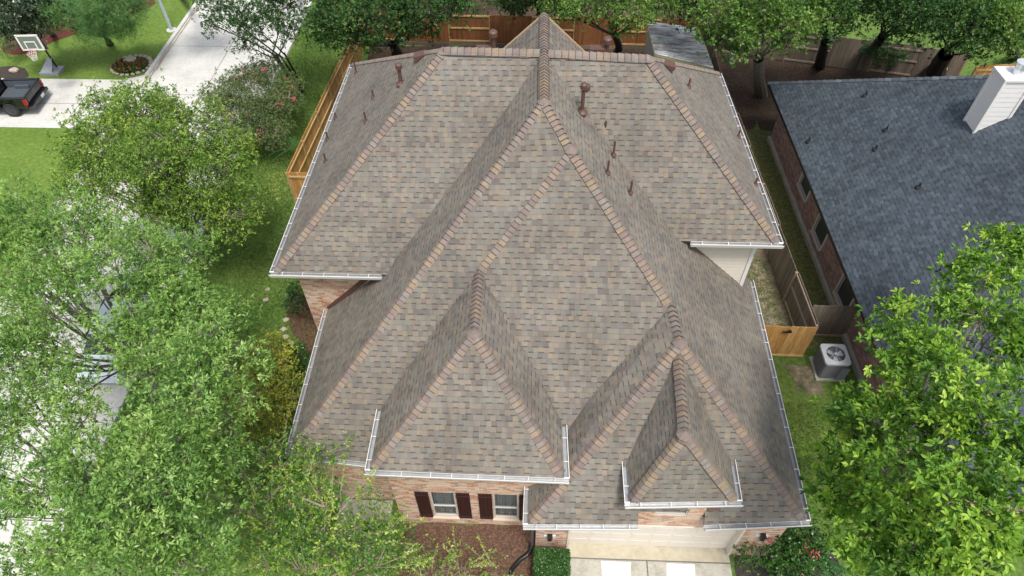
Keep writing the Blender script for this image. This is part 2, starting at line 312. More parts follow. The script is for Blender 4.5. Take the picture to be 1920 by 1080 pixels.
def blob_sheet(name, pts, z, m, wob=.25, kind='structure'):
    P = []; n = len(pts)
    for i in range(n):
        a = Vector(pts[i][:2]); b_ = Vector(pts[(i+1) % n][:2]); k = max(1, int((b_-a).length/.5))
        for j in range(k):
            q = a.lerp(b_, j/k); P.append((q.x+random.uniform(-wob, wob), q.y+random.uniform(-wob, wob)))
    return sheet(name, P, z, m, kind)
# ------------------------------------------------------------------ ground
R1 = (-21.9, -14.8)
sheet('lawn', [(-300, -200), (300, -200), (300, 300), (-300, 300)], 0, M['lawn'])
sheet('street', [(R1[0], -60), (R1[1], -60), (R1[1], 120), (R1[0], 120)], .008, M['concrete'])
mb = MB()
mb.box(((R1[0]+R1[1])/2+.1, 30, .0125), (.03, 180, .002), mi=0)
for y in range(-4, 70, 5): mb.box(((R1[0]+R1[1])/2, y+.4, .0125), (R1[1]-R1[0]-.4, .025, .002), mi=0)
struct(mb.build('street_joints', M['joint']))
mb = MB()
for x, y0, y1 in ((R1[0]-.1, 33.2, 120), (R1[0]-.1, -60, 27.6), (R1[1]+.1, -60, 120)):
    mb.box((x, (y0+y1)/2, .05), (.22, y1-y0, .14))
struct(mb.build('kerb', M['concrete']))
blob_sheet('kerb_debris', [(R1[0]+.06, 32.8), (R1[0]+.2, 33), (R1[0]+.16, 41), (R1[0]+.06, 41)], .018, M['gutterdirt'], .05)
# drive across the street
sheet('drive', [(-60, 28.25), (-23.4, 28.25), (-21.95, 27.5), (-21.95, 33.4), (-23.2, 32.75), (-60, 32.6)], .016, M['concrete'])
mb = MB(); mb.bar((-24.6, 28.3, .021), (-24.6, 32.6, .021), .03, .002); mb.bar((-29.3, 28.3, .021), (-29.3, 32.6, .021), .03, .002); mb.bar((-24.6, 30.4, .021), (-60, 30.4, .021), .03, .002)
struct(mb.build('drive_joints', M['joint']))
sheet('far_lawn', [(-60, 32.6), (-23.2, 32.75), (-22.15, 33.4), (-22.15, 90), (-60, 90)], .010, M['lawn2'])
sheet('far_lawn', [(-60, 28.25), (-23.4, 28.25), (-22.15, 27.5), (-22.15, -20), (-60, -20)], .010, M['lawn2'])
blob_sheet('mulch_bed', [at(5, 102), at(60, 100), at(110, 76), at(165, 52), at(240, 30), at(300, 5), at(250, -40), at(60, -40), at(10, 40)], .02, M['redmulch'], .2)
blob_sheet('mulch_bed', [at(-20, 128), at(30, 123), at(48, 130), at(54, 140), at(50, 147), at(-20, 147)], .02, M['blackmulch'], .08)
# own plot
blob_sheet('backyard_soil', [(-9.9, 24.5), (-9.9, 36.8), (9.3, 36.8), (9.6, 24.5)], .006, M['dirt'], .15)
blob_sheet('backyard_soil', [(9.6, 30), (9.45, 36.5), (22.5, 34.5), (22.5, 28.5), (11.6, 28.5), (11.4, 30), (10, 26)], .010, M['dirt'], .15)
blob_sheet('backyard_soil', [(-9.9, 37.2), (9.6, 37), (16, 35.8), (16.5, 60), (-12, 60)], .006, M['dirt'], .15)  # dark ground laid beyond the fence to stand for the trees' shade
sheet('shaded_lawn', [(16.4, 35.6), (40, 31), (40, 70), (16.4, 70)], .005, M['lawn'])
blob_sheet('bare_ground', [(7.5, 15.2), (10.2, 15.2), (10.0, 20.5), (9.7, 25), (7.5, 25)], .014, M['sand'], .08)
blob_sheet('bare_ground', [(9.5, 13.5), (10.5, 13.3), (10.9, 14.7), (9.5, 14.8)], .014, M['sand'], .2)
blob_sheet('bare_ground', [(10.3, 15.4), (12.3, 15.4), (12.0, 29), (9.6, 29)], .014, mat_ground('thin_dry_grass', [(.3, (.05, .06, .02)), (.5, (.11, .12, .04)), (.7, (.2, .18, .1))], 6, bs=30), .1)
blob_sheet('side_bed', [at(536, 585), at(545, 625), at(575, 655), (-6.8, 13), (-7.4, 16.8), at(545, 545)], .02, M['mulch'], .08)
blob_sheet('front_bed', [(-3.9, 8.2), (.3, 8.2), (1.15, 7.6), (1.15, 2), (-4.4, 2), (-4.2, 6)], .02, M['mulch'], .08)
blob_sheet('rose_bed', [(6.35, 7.55), (9.5, 7.8), (9.5, 2), (6.35, 2)], .02, M['blackmulch'], .04)
sheet('walkway', [(-6.0, 8.9), (-4.35, 8.9), (-4.35, 3), (-6.4, 3)], .03, M['conc2'])
mb = MB(); 
for y in (8.2, 6.9, 5.6): mb.bar((-6.1, y, .035), (-4.35, y, .035), .03, .003)
struct(mb.build('walkway_joints', M['joint']))
blob_sheet('walkway', [at(484, 835), at(494, 838), at(500, 880), at(484, 880)], .03, M['conc2'], .05)
sheet('driveway', [(1.2, 7.3), (6.2, 7.3), (6.35, -12), (1.2, -12)], .024, M['conc2'])
sheet('garage_apron', [(1.2, 7.75), (6.2, 7.75), (6.2, 7.3), (1.2, 7.3)], .032, M['sill'])
for x0_, x1_ in ((at(1128, 1060).x, at(1183, 1060).x), (at(1249, 1060).x, at(1302, 1060).x)):
    n = 14; L_ = [(x0_+random.uniform(-.04, .04), 7.22-i*.4) for i in range(n)]; R_ = [(x1_+random.uniform(-.05, .05), 7.22-i*.4) for i in range(n)]
    sheet('driveway', L_+R_[::-1], .028, M['concw'])
mb = MB(); xj = at(1213, 1060).x; mb.bar((xj, 7.3, .033), (xj, -5, .033), .04, .004); mb.bar((1.2, 7.28, .036), (6.2, 7.28, .036), .035, .004)
struct(mb.build('driveway_joints', M['joint']))
# ------------------------------------------------------------------ main house
house = thing('brick_house', (0, 14, 0), 'large brick house with a brown shingled hip roof and white gutters in the middle', 'house')
Z1, ZE, Z0 = 2.9, 4.2, 10.17
P0 = at(1020, 187, Z0); PC = at(1020, 98, Z0); PR = at(1020, 27, Z0)
RL = at(830, 93, Z0); RR = at(1217, 108, Z0)
zAL, zAR = 5.28, 5.9
AL = at(503, 516, zAL); AR = at(1471, 462, zAR)
ALb = at(656, 120, zAL); ARb = at(1353, 137, zAR)
BC = at(532, 858, Z1); BE = at(608, 577, Z1); RE = at(1413, 525, Z1)
DR = at(1523, 986, Z1); DL = at(980, 992, Z1)
PLR = plane(P0, RE, DR)
CA = onp(1070, 278, PLR); K = onp(1258, 573, PLR); DA = onp(1275, 640, PLR)
BH = at(762, 884, Z1); PLB = plane(P0, BC, BH)
J = onp(898, 505, PLB); EA = at(888, 622, J.z)
EL = at(682, 890, ZE); ER = at(1068, 906, ZE)
ELb = at(706, 767, ZE); ERb = at(1063, 797, ZE)
PLD = plane(DA, DL, DR)
GK = onp(1272, 664, PLD); GA = at(1284, 812, GK.z)
ZG = 4.2; GL = at(1172, 952, ZG); GR = at(1394, 949, ZG); GLb = at(1163, 822, ZG); GRb = at(1373, 825, ZG)
for p_, dx_, dy_ in ((BC, 1, 1), (BE, 1, 0), (RE, -1, 0), (DR, -1, 1), (DL, 1, 1), (EL, 1, 1), (ER, -1, 1), (ELb, 1, 0), (ERb, -1, 0),
                    (GL, 1, 1), (GR, -1, 1), (GLb, 1, 0), (GRb, -1, 0), (AL, 1, 1), (AR, -1, 1), (ALb, 1, 0), (ARb, -1, 0), (BH, 0, 1)):
    p_.x += dx_*.135; p_.y += dy_*.135
GNL = at(1197, 993, Z1)+Vector((0, .135, 0)); GNR = at(1322, 994, Z1)+Vector((0, .135, 0))
def roof_face(mb, pts, kind):
    h = Vector((1, 0, 0)) if kind in 'FB' else Vector((0, 1, 0))
    n = Vector((0, 0, 0))
    for i in range(len(pts)):
        a, b_ = pts[i], pts[(i+1) % len(pts)]; n += a.cross(b_)
    n.normalize(); n = n if n.z > 0 else -n
    n = (n - h*n.dot(h)).normalized(); up = n.cross(h); up = up if up.z > 0 else -up
    mb.face(pts, uv=[(p.dot(h)+50, p.dot(up)+50) for p in pts]); return mb
def roof(name, faces, parent, m=None):
    mb = MB()
    for pts, k in faces: roof_face(mb, pts, k)
    return mb.build(name, m or M['shingle'], parent)
CQ = Vector((J.x-.3, 8.35, 3.0)); CQ2 = Vector((K.x, 8.35, 3.0))
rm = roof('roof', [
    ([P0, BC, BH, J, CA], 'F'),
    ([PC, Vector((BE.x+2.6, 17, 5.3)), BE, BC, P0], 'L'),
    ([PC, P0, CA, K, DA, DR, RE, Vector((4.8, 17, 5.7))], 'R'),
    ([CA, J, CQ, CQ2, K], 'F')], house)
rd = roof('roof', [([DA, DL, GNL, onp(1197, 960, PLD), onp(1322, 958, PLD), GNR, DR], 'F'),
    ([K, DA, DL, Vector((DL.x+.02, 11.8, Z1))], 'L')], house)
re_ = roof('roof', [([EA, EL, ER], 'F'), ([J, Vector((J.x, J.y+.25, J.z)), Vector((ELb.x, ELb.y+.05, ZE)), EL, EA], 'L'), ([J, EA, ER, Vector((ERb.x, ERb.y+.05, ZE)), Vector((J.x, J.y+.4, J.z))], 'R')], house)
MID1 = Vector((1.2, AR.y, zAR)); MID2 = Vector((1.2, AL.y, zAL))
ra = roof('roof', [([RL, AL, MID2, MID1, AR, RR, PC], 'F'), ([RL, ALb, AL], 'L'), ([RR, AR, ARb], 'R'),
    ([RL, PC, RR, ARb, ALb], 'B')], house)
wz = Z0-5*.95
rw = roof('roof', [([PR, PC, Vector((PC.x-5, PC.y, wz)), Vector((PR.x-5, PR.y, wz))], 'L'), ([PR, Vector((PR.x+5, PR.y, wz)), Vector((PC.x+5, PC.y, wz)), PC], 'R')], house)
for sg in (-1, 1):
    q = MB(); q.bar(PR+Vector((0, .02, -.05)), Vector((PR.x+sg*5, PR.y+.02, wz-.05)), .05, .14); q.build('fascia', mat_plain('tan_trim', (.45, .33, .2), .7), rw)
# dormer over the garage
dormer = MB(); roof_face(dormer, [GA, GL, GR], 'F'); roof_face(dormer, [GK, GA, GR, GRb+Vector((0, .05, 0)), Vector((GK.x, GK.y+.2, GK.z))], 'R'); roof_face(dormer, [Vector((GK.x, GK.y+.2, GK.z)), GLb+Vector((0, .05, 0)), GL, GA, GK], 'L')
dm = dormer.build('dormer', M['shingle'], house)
# ridge and hip caps
def pl_n(*p):
    n = (p[1]-p[0]).cross(p[2]-p[0]).normalized(); return n if n.z > 0 else -n
def caps(lo, hi, nA, nB, parent, ex=.155, w=.17, m=None, lift=.0, s0=0.0, s1=0.0, name='ridge_cap'):
    ln = hi-lo; L = ln.length; t = ln/L
    a = t.cross(nA); b_ = -t.cross(nB)
    if a.dot(b_) > 0: b_ = -b_
    a = a if (a-b_).length > 0 else -a
    if a.z > 0: a = -a
    if b_.z > 0: b_ = -b_
    up = (nA+nB).normalized(); mb = MB(); s = s0
    while s < L-s1-.02:
        jt = random.uniform(-.012, .012); p = lo+t*(s+jt*.5); q = lo+t*min(s+ex*1.25, L+.03); r = random.random(); wj = w+random.uniform(-.006, .006)
        def sec(c, h):
            return [c+a*wj+nA*(h*.8), c+a*wj*.5+nA*h+up*.006, c+up*(h+.012), c+b_*wj*.5+nB*h+up*.006, c+b_*wj+nB*(h*.8)]
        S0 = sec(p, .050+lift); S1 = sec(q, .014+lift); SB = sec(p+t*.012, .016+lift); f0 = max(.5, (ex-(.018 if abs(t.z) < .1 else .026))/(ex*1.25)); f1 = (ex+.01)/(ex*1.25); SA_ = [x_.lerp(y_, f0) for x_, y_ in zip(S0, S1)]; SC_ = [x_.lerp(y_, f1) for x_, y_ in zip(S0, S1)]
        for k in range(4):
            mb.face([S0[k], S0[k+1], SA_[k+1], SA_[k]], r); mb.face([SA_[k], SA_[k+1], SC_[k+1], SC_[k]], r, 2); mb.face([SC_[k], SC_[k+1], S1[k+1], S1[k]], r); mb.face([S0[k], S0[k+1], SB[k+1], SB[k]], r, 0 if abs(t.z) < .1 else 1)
        mb.face([S0[0], S1[0], SB[0]], r); mb.face([S0[4], S1[4], SB[4]], r)
        s += ex
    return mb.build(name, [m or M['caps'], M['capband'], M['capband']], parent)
nF = Vector((0, -.69, .72)).normalized(); nL = Vector((-.69, 0, .72)).normalized(); nRt = Vector((.69, 0, .72)).normalized(); nBk = Vector((0, .69, .72)).normalized()
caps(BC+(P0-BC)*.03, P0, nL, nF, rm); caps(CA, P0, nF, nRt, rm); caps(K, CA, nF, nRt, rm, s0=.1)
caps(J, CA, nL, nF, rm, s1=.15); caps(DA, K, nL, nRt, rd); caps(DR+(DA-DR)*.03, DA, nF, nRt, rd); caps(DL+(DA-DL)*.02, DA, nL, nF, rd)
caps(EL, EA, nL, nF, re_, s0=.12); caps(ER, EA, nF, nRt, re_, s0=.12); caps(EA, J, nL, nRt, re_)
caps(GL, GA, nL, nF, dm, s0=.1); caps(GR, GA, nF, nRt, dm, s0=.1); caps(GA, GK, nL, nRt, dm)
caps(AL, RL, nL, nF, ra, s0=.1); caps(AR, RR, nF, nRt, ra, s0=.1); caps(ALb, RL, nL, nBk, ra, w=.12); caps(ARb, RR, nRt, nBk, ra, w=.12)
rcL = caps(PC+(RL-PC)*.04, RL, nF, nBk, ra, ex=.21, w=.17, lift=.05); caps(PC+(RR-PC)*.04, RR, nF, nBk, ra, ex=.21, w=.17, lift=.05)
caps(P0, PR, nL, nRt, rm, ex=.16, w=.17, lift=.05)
def hipknob(p, parent):
    mb = MB(); n = 8
    for k in range(n):
        a = k*2*PI/n; b_ = (k+1)*2*PI/n; r = .5
        mb.face([p+Vector((0, 0, .085)), p+Vector((math.cos(a)*.2, math.sin(a)*.2, -.06)), p+Vector((math.cos(b_)*.2, math.sin(b_)*.2, -.06))], r)
    mb.build('ridge_cap', M['caps'], parent)
for p, pr_ in ((P0, rm), (DA, rd), (EA, re_), (GA, dm), (RL, ra), (RR, ra), (CA, rm)): hipknob(p, pr_)
def rvent(a, b_, n1, n2, parent):
    mb = MB(); t = (b_-a).normalized()
    for n_ in (n1, n2):
        sd = t.cross(n_); sd = sd if sd.z < 0 else -sd
        mb.box((a+b_)/2+sd*.095+n_*.028, ((b_-a).length, .19, .05), 0, .5, 0, (t, sd, n_))
    mb.build('ridge_vent', M['black'], parent)
rvent(RL.lerp(PC, .05), RL.lerp(PC, .86), nF, nBk, ra); rvent(RR.lerp(PC, .05), RR.lerp(PC, .76), nF, nBk, ra)
rvent(P0.lerp(PR, .03), P0.lerp(PR, .36), nL, nRt, rm); rvent(PR.lerp(P0, .02), PR.lerp(P0, .40), nL, nRt, rm)
# gutters
GC = [0]
def gutter(a, b_, out, parent, hang=.62, name='gutter', ext=(0, 0)):
    a = Vector(a); b_ = Vector(b_); e_ = (b_-a).normalized()*.13; GC[0] += 1; dz_ = Vector((0, 0, .004*(GC[0] % 2))); a = a-e_*ext[0]+dz_; b_ = b_+e_*ext[1]+dz_; out = Vector(out); out -= (b_-a).normalized()*out.dot((b_-a).normalized()); out.normalize(); U = Vector((0, 0, 1)); w = .135
    t = (b_-a).normalized(); a = a-t*.0; mb = MB()
    prof = [(-.03, .0, 1), (0, -.02, 0), (0, -.115, 0), (w-.035, -.115, 0), (w-.014, -.015, 0), (w-.014, .0, 1), (w+.003, .0, 1), (w+.003, -.03, 1), (w-.03, -.15, 1), (-.03, -.15, 1)]
    pts = [(a+out*x+U*z, b_+out*x+U*z) for x, z, _ in prof]
    for k in range(len(prof)-1): mb.face([pts[k][0], pts[k+1][0], pts[k+1][1], pts[k][1]], .5, 1 if (1 <= k <= 3) else 0)
    for e in (0, 1):
        mb.face([pts[0][e], pts[2][e]+(a-a), pts[3][e], pts[5][e], pts[6][e], pts[7][e], pts[8][e], pts[9][e]], .5, 0)
    # eave soffit and fascia behind
    g = mb.build(name, [M['white'], M['galv']], parent)
    L = (b_-a).length; n = max(1, int(L/hang))
    for k in range(n):
        q = a+t*(L*(k+.5+random.uniform(-.12, .12))/n)
        hb = MB(); hb.box(q+out*(w*.47)+U*.004, (.018, w*.98, .012), 0, .5, 0, (t, out, U)); hb.build('gutter_hanger', M['white'], g)
    return g
def soffit(a, b_, inn, parent, w=.45):
    mb = MB(); U = Vector((0, 0, 1)); a, b_, inn = Vector(a), Vector(b_), Vector(inn)
    mb.face([a-U*.15, b_-U*.15, b_-U*.15+inn*w, a-U*.15+inn*w]); mb.build('soffit', M['white'], parent)
X, Y = Vector((1, 0, 0)), Vector((0, 1, 0))
for a, b_, o_, x_ in ((BC, BE, -X, (0, 0)), (BC, BH, -Y, (1, 0)), (DL, GNL, -Y, (1, 0)), (GNR, DR, -Y, (0, 1)), (DR, RE, X, (0, 0)), (DL, Vector((DL.x+.02, 9.2, Z1)), -X, (0, 0))):
    gutter(a, b_, o_, house, ext=x_); soffit(a, b_, -o_, house)
for a, b_, o_, x_ in ((EL, ER, -Y, (1, 1)), (EL, ELb, -X, (0, 0)), (ER, ERb, X, (0, 0)), (GL, GR, -Y, (1, 1)), (GL, GLb, -X, (0, 0)), (GR, GRb, X, (0, 0))):
    GC[0] += (a is EL or a is GL); gutter(a, b_, o_, house, ext=x_); soffit(a, b_, -o_, house, .4)
V1 = at(714, 521, zAL+.0); V1 = Vector((V1.x, AL.y+(V1.x-AL.x)*0, zAL)); V2 = Vector((at(1297, 460, zAR).x, AR.y, zAR))
for a, b_, o_, x_ in ((AL, V1, -Y, (1, 0)), (AL, ALb, -X, (0, 0)), (V2, AR, -Y, (0, 1)), (AR, ARb, X, (0, 0))):
    gutter(a, b_, o_, house, ext=x_); soffit(a, b_, -o_, house)
# walls
def wall(name, a, b_, z0, z1, m, parent, holes=(), out=None, depth=.12):
    """vertical brick face from plan point a to b; holes = (u0, u1, z0, z1)"""
    a = Vector((a[0], a[1], 0)); b_ = Vector((b_[0], b_[1], 0)); t = (b_-a).normalized(); L = (b_-a).length
    out = Vector((t.y, -t.x, 0)) if out is None else Vector(out); mb = MB()
    us = sorted({0, L, *[h[0] for h in holes], *[h[1] for h in holes]}); zs = sorted({z0, z1, *[h[2] for h in holes], *[h[3] for h in holes]})
    def q(u, z, d=0): return a+t*u+Vector((0, 0, z))-out*d
    for i in range(len(us)-1):
        for j in range(len(zs)-1):
            um, zm = (us[i]+us[i+1])/2, (zs[j]+zs[j+1])/2
            if any(h[0] < um < h[1] and h[2] < zm < h[3] for h in holes): continue
            c = [(us[i], zs[j]), (us[i+1], zs[j]), (us[i+1], zs[j+1]), (us[i], zs[j+1])]
            mb.face([q(*k) for k in c], uv=[(k[0]+20, k[1]+20) for k in c])
    for u0, u1, h0, h1 in holes:
        for (p, r_) in (((u0, h0), (u1, h0)), ((u1, h0), (u1, h1)), ((u1, h1), (u0, h1)), ((u0, h1), (u0, h0))):
            mb.face([q(*p), q(*r_), q(*r_, depth), q(*p, depth)], uv=[(p[0]+20, p[1]+20), (r_[0]+20, r_[1]+20), (r_[0]+20.1, r_[1]+20.1), (p[0]+20.1, p[1]+20.1)])
    return mb.build(name, m, parent)
def window(parent, a, t, out, w, h, sash=.58, curtain=True, name='window', screen=False):
    """a = lower left corner on the wall plane"""
    a, t, out = Vector(a), Vector(t), Vector(out); U = Vector((0, 0, 1)); fr = MB(); b = .045; d = -out*.05
    for c, s in ((a+t*w/2+U*b/2, (w, .06, b)), (a+t*w/2+U*(h-b/2), (w, .06, b)), (a+t*b/2+U*h/2, (b, .06, h-2*b)), (a+t*(w-b/2)+U*h/2, (b, .06, h-2*b)), (a+t*w/2+U*h*(1-sash), (w-2*b, .064, .04))):
        fr.box(c+d, s, 0, .5, 0, (t, out, U))
    fo = fr.build(name, M['winframe'], parent)
    for z0, z1, k in ((b, h*(1-sash)-.02, 0), (h*(1-sash)+.02, h-b, 1)):
        pn = MB(); o2 = a-out*(.07 if not k else .055); pn.face([o2+t*b+U*z0, o2+t*(w-b)+U*z0, o2+t*(w-b)+U*z1, o2+t*b+U*z1]); pn.build('pane', M['screen'] if screen and not k else M['glass'], fo)
    if curtain:
        cu = MB(); n = 28; pts = [a+t*(b+(w-2*b)*i/n)-out*(.16+.035*math.sin(i*1.7)+.02*math.sin(i*.6)) for i in range(n+1)]
        for i in range(n): cu.face([pts[i]+U*.3*h*0+U*b, pts[i+1]+U*b, pts[i+1]+U*(h-b), pts[i]+U*(h-b)])
        cu.build('curtain', M['curtain'], fo, smooth=True)
    rb = MB(); o3 = a-out*.45; rb.face([o3, o3+t*w, o3+t*w+U*h, o3+U*h]); rb.build('room', M['room'], fo)
    return fo
yE = 8.25; xEl = -3.95
W1 = (aty(803, 922, yE), aty(850, 926, yE), aty(816, 967, yE)); 
def wp(px, py): p = aty(px, py, yE); return p.x, p.z
w1x0, w1x1 = (wp(803, 922)[0]+wp(816, 967)[0])/2, (wp(851, 925)[0]+wp(861, 970)[0])/2
w2x0, w2x1 = (wp(924, 927)[0]+wp(927, 970)[0])/2, (wp(972, 928)[0]+wp(972, 973)[0])/2
wz0, wz1 = wp(838, 968)[1], wp(826, 924)[1]
wz0b, wz1b = wp(948, 972)[1], wp(948, 927)[1]; wz0 = (wz0+wz0b)/2; wz1 = (wz1+wz1b)/2
wall('wall', (xEl, yE), (.25, yE), 0, ZE-.13, M['brick'], house, [(w1x0-xEl, w1x1-xEl, wz0, wz1), (w2x0-xEl, w2x1-xEl, wz0, wz1)])
for x0_, x1_ in ((w1x0, w1x1), (w2x0, w2x1)):
    window(house, (x0_, yE, wz0), X, -Y, x1_-x0_, wz1-wz0)
    s = MB(); s.box(((x0_+x1_)/2, yE-.02, wz0-.05), (x1_-x0_+.1, .1, .08)); s.build('sill', M['brick'], house)
def shutter(xa, xb):
    mb = MB(); n = 4; w = (xb-xa)/n
    for k in range(n): mb.box((xa+w*(k+.5), yE-.02, (wz0+wz1)/2), (w-.008, .03, wz1-wz0+.06))
    so_ = mb.build('shutter', M['dkbrown'], house)
    for z in (wz0+.13, wz1-.16):
        q = MB(); q.box(((xa+xb)/2, yE-.047, z), (xb-xa, .022, .055)); q.build('batten', M['dkbrown'], so_)
sw = wp(797, 922)[0]-wp(771, 921)[0]
shutter(w1x0-.03-sw, w1x0-.03); shutter(w1x1+.03, w1x1+.03+sw); shutter(w2x0-.03-sw, w2x0-.03); shutter(w2x1+.02, w2x1+.3)
wall('wall', (xEl, 9.5), (xEl, yE), 0, ZE-.13, M['brick'], house)
wall('wall', (-6.8, 8.95), (xEl, 8.95), 0, Z1-.13, M['brick'], house)
wall('wall', (-6.8, 14.5), (-6.8, 8.95), 0, Z1-.13, M['brick'], house)
wall('wall', (7.3, 7.55), (7.3, 16), 0, Z1-.13, M['brick'], house)
gy = 7.55; gx0, gx1 = 1.22, 6.2
wall('wall', (.27, gy), (7.3, gy), 0, Z1-.05, M['brick'], house, [(gx0-.27, gx1-.27, 0, 2.12)], depth=.3)
wall('wall', (.27, 9.3), (.27, gy), 0, Z1-.13, M['brick'], house)
gxa, gxb = onp(1197, 975, PLD).x, onp(1322, 975, PLD).x
dwx0, dwx1 = aty(1228, 962, gy-.003).x, aty(1290, 962, gy-.003).x
dz0 = aty(1259, 966, gy).z; dz1 = min(dz0+.55, ZG-.2)
wall('wall', (gxa, gy-.003), (gxb, gy-.003), 2.5, ZG-.13, M['brick'], house, [(dwx0-gxa, dwx1-gxa, dz0, dz1)])
window(house, (dwx0, gy-.003, dz0), X, -Y, dwx1-dwx0, dz1-dz0, .9, False)
for x_, s_ in ((gxa, -1), (gxb, 1)):
    wall('wall', (x_, gy-.003), (x_, gy+2.3), 2.7, ZG-.13, M['cream'], house, out=(s_, 0, 0))
    fl = MB(); fl.box((x_+s_*.18, gy+.02, 3.47), (.34, .2, .03), 0, .5, 0, (X, Vector((0, .72, .69)), Vector((0, -.69, .72)))); fl.build('flashing', M['rust'], house)
# garage door
gd = MB(); n = 4
for k in range(n): gd.box(((gx0+gx1)/2, gy+.2, .035+.52*k+.26), (gx1-gx0-.1, .05, .51))
gdo = gd.build('garage_door', M['cream'], house)
for k in range(n):
    for j in range(8):
        q = MB(); q.box((gx0+.36+j*(gx1-gx0-.1)/8, gy+.172, .035+.52*k+.26), (.5, .012, .34)); q.build('door_panel', M['cream'], gdo)
tr_ = MB()
for x_ in (gx0+.03, gx1-.03): tr_.box((x_, gy+.08, 1.07), (.07, .22, 2.1))
tr_.box(((gx0+gx1)/2, gy+.08, 2.09), (gx1-gx0-.14, .22, .05)); tr_.build('door_trim', M['cream'], house)
def lantern(x_, z_):
    bk = MB(); bk.box((x_, gy-.02, z_), (.34, .03, .12)); bo = bk.build('wall_lantern', M['white'], house)
    q = MB(); q.box((x_, gy-.09, z_+.02), (.11, .12, .2)); q.box((x_, gy-.09, z_+.15), (.15, .16, .03)); q.tube([(x_, gy-.09, z_+.16), (x_, gy-.09, z_+.22)], .02, 6); q.build('lamp', M['black'], bo)
lantern(aty(1031, 1003, gy).x, aty(1031, 1004, gy).z); lantern(aty(1428, 1003, gy).x, aty(1428, 1003, gy).z)
# garage downspout and its black drain hose
ds = MB(); dx = aty(1001, 1010, gy).x-.05; ds.bar((dx, gy-.07, 2.7), (dx, gy-.07, .35), .07, .09, .5); dso = ds.build('downspout', M['dkmetal'], house)
hs = MB(); hp = [(dx, gy-.07, .36), (dx-.02, gy-.12, .15), (dx-.15, gy-.25, .09), (dx-.35, gy-.4, .08), (dx-.6, gy-.7, .08), (dx-.68, gy-1.1, .08)]
hs.tube(hp, .07, 8, .5); hs.build('drain_hose', M['black'], dso, smooth=True)
# upper storey walls
yA, xA = AL.y+.42, AL.x+.5
wall('wall', (xA, yA), (-4.2, yA), 0, zAL-.13, M['brick'], house)
wall('wall', (xA, ALb.y-.5), (xA, yA), 0, zAL-.13, M['brick'], house)
yS, xS = AR.y+.42, AR.x-.5
def siding(a, b_, z0, z1, parent, out, step=.16, m=None):
    mb = MB(); a = Vector((*a, 0)); b_ = Vector((*b_, 0)); out = Vector(out); z = z0; U = Vector((0, 0, 1))
    while z < z1:
        h = min(step, z1-z); mb.face([a+U*z+out*.03, b_+U*z+out*.03, b_+U*(z+h)+out*.006, a+U*(z+h)+out*.006]); mb.face([a+U*z+out*.03, b_+U*z+out*.03, b_+U*z, a+U*z]); z += step
    return mb.build('wall', m or M['cream'], parent)
siding((4.3, yS), (xS, yS), 2.4, zAR-.13, house, (0, -1, 0)); siding((xS, yS), (xS, ARb.y-.5), 0, zAR-.13, house, (1, 0, 0))
q = MB(); q.box((xS-.02, yS-.03, (2.4+zAR)/2), (.12, .06, zAR-2.4-.3)); q.build('corner_trim', M['white'], house)
wall('wall', (xS, ARb.y-.5), (xA, ARb.y-.5), 0, zAL-.13, M['brick'], house)
fl = MB(); fl.bar(Vector((BE.x+.05, yA-.02, Z1+.10)), Vector((-4.7, yA-.02, zAL+.05)), .04, .16); fl.build('flashing', M['rust'], house)
# roof pipes
PLAL = plane(RL, AL, ALb); PLAR = plane(RR, AR, ARb); PLAF = plane(RL, AL, RR)
def vtop(base, py):
    lo, hi = .05, 3.0
    for _ in range(30):
        m_ = (lo+hi)/2
        if proj(base+Vector((0, 0, m_)))[1] > py: lo = m_
        else: hi = m_
    return (lo+hi)/2
def pipe(px, py, ty, pl, r=.032, capped=False, mat='rust'):
    b_ = onp(px, py, pl); h = min(vtop(b_, ty), 1.6); mb = MB(); mb.tube([b_-Vector((0, 0, .1)), b_+Vector((0, 0, h))], r, 10, .5)
    if capped: mb.tube([b_+Vector((0, 0, h-.16)), b_+Vector((0, 0, h-.14)), b_+Vector((0, 0, h)), b_+Vector((0, 0, h+.05))], [r*1.2, r*1.75, r*1.75, r*.8], 12, .5)
    o = mb.build('vent_pipe', M[mat], house, smooth=False)
    fb = MB(); n_ = pl[1]; fb.tube([b_+n_*.0, b_+n_*.012, b_+Vector((0, 0, .06)), b_+Vector((0, 0, .11))], [r*3, r*2.8, r*1.7, r*1.15], 12, .5); fb.build('flashing', M[mat], o)
    return o
for px, py, ty in ((668, 137, 113), (700, 183, 168), (686, 228, 210), (630, 222, 211), (615, 262, 247), (611, 303, 288)): pipe(px, py, ty, PLAL)
pipe(752, 157, 121, PLAL, .06, True)
for px, py, ty in ((1134, 249, 227), (1150, 291, 265), (1139, 324, 301), (1182, 361, 339)): pipe(px, py, ty, PLR)
pipe(1091, 210, 158, PLR, .06, True); pipe(1096, 192, 160, PLR, .075, True)
for px, py, ty in ((1291, 163, 147), (1384, 257, 244), (1416, 346, 333)): pipe(px, py, ty, PLAR)
for xx, py_ in ((925, 58), (1139, 71)):
    b_ = at(xx, 93, 9.2); b_ = Vector((b_.x, PC.y+1.0, Z0-1.0)); 
    # keep the same column in plan, standing on the rear slope
    b_.x = at(xx, 80, Z0-.2).x*(b_.y/at(xx, 80, Z0-.2).y)
    h = vtop(b_, py_); mb = MB(); mb.tube([b_, b_+Vector((0, 0, h))], .075, 12, .5); mb.tube([b_+Vector((0, 0, h-.2)), b_+Vector((0, 0, h-.17)), b_+Vector((0, 0, h-.03)), b_+Vector((0, 0, h+.02))], [.08, .14, .14, .09], 14, .5); o_ = mb.build('vent_pipe', M['rust'], house, smooth=False)
    q = MB(); q.box(b_+Vector((-.3, 0, vtop(b_, 92))), (.5, .3, .12)); q.build('flashing', M['rust'], o_)
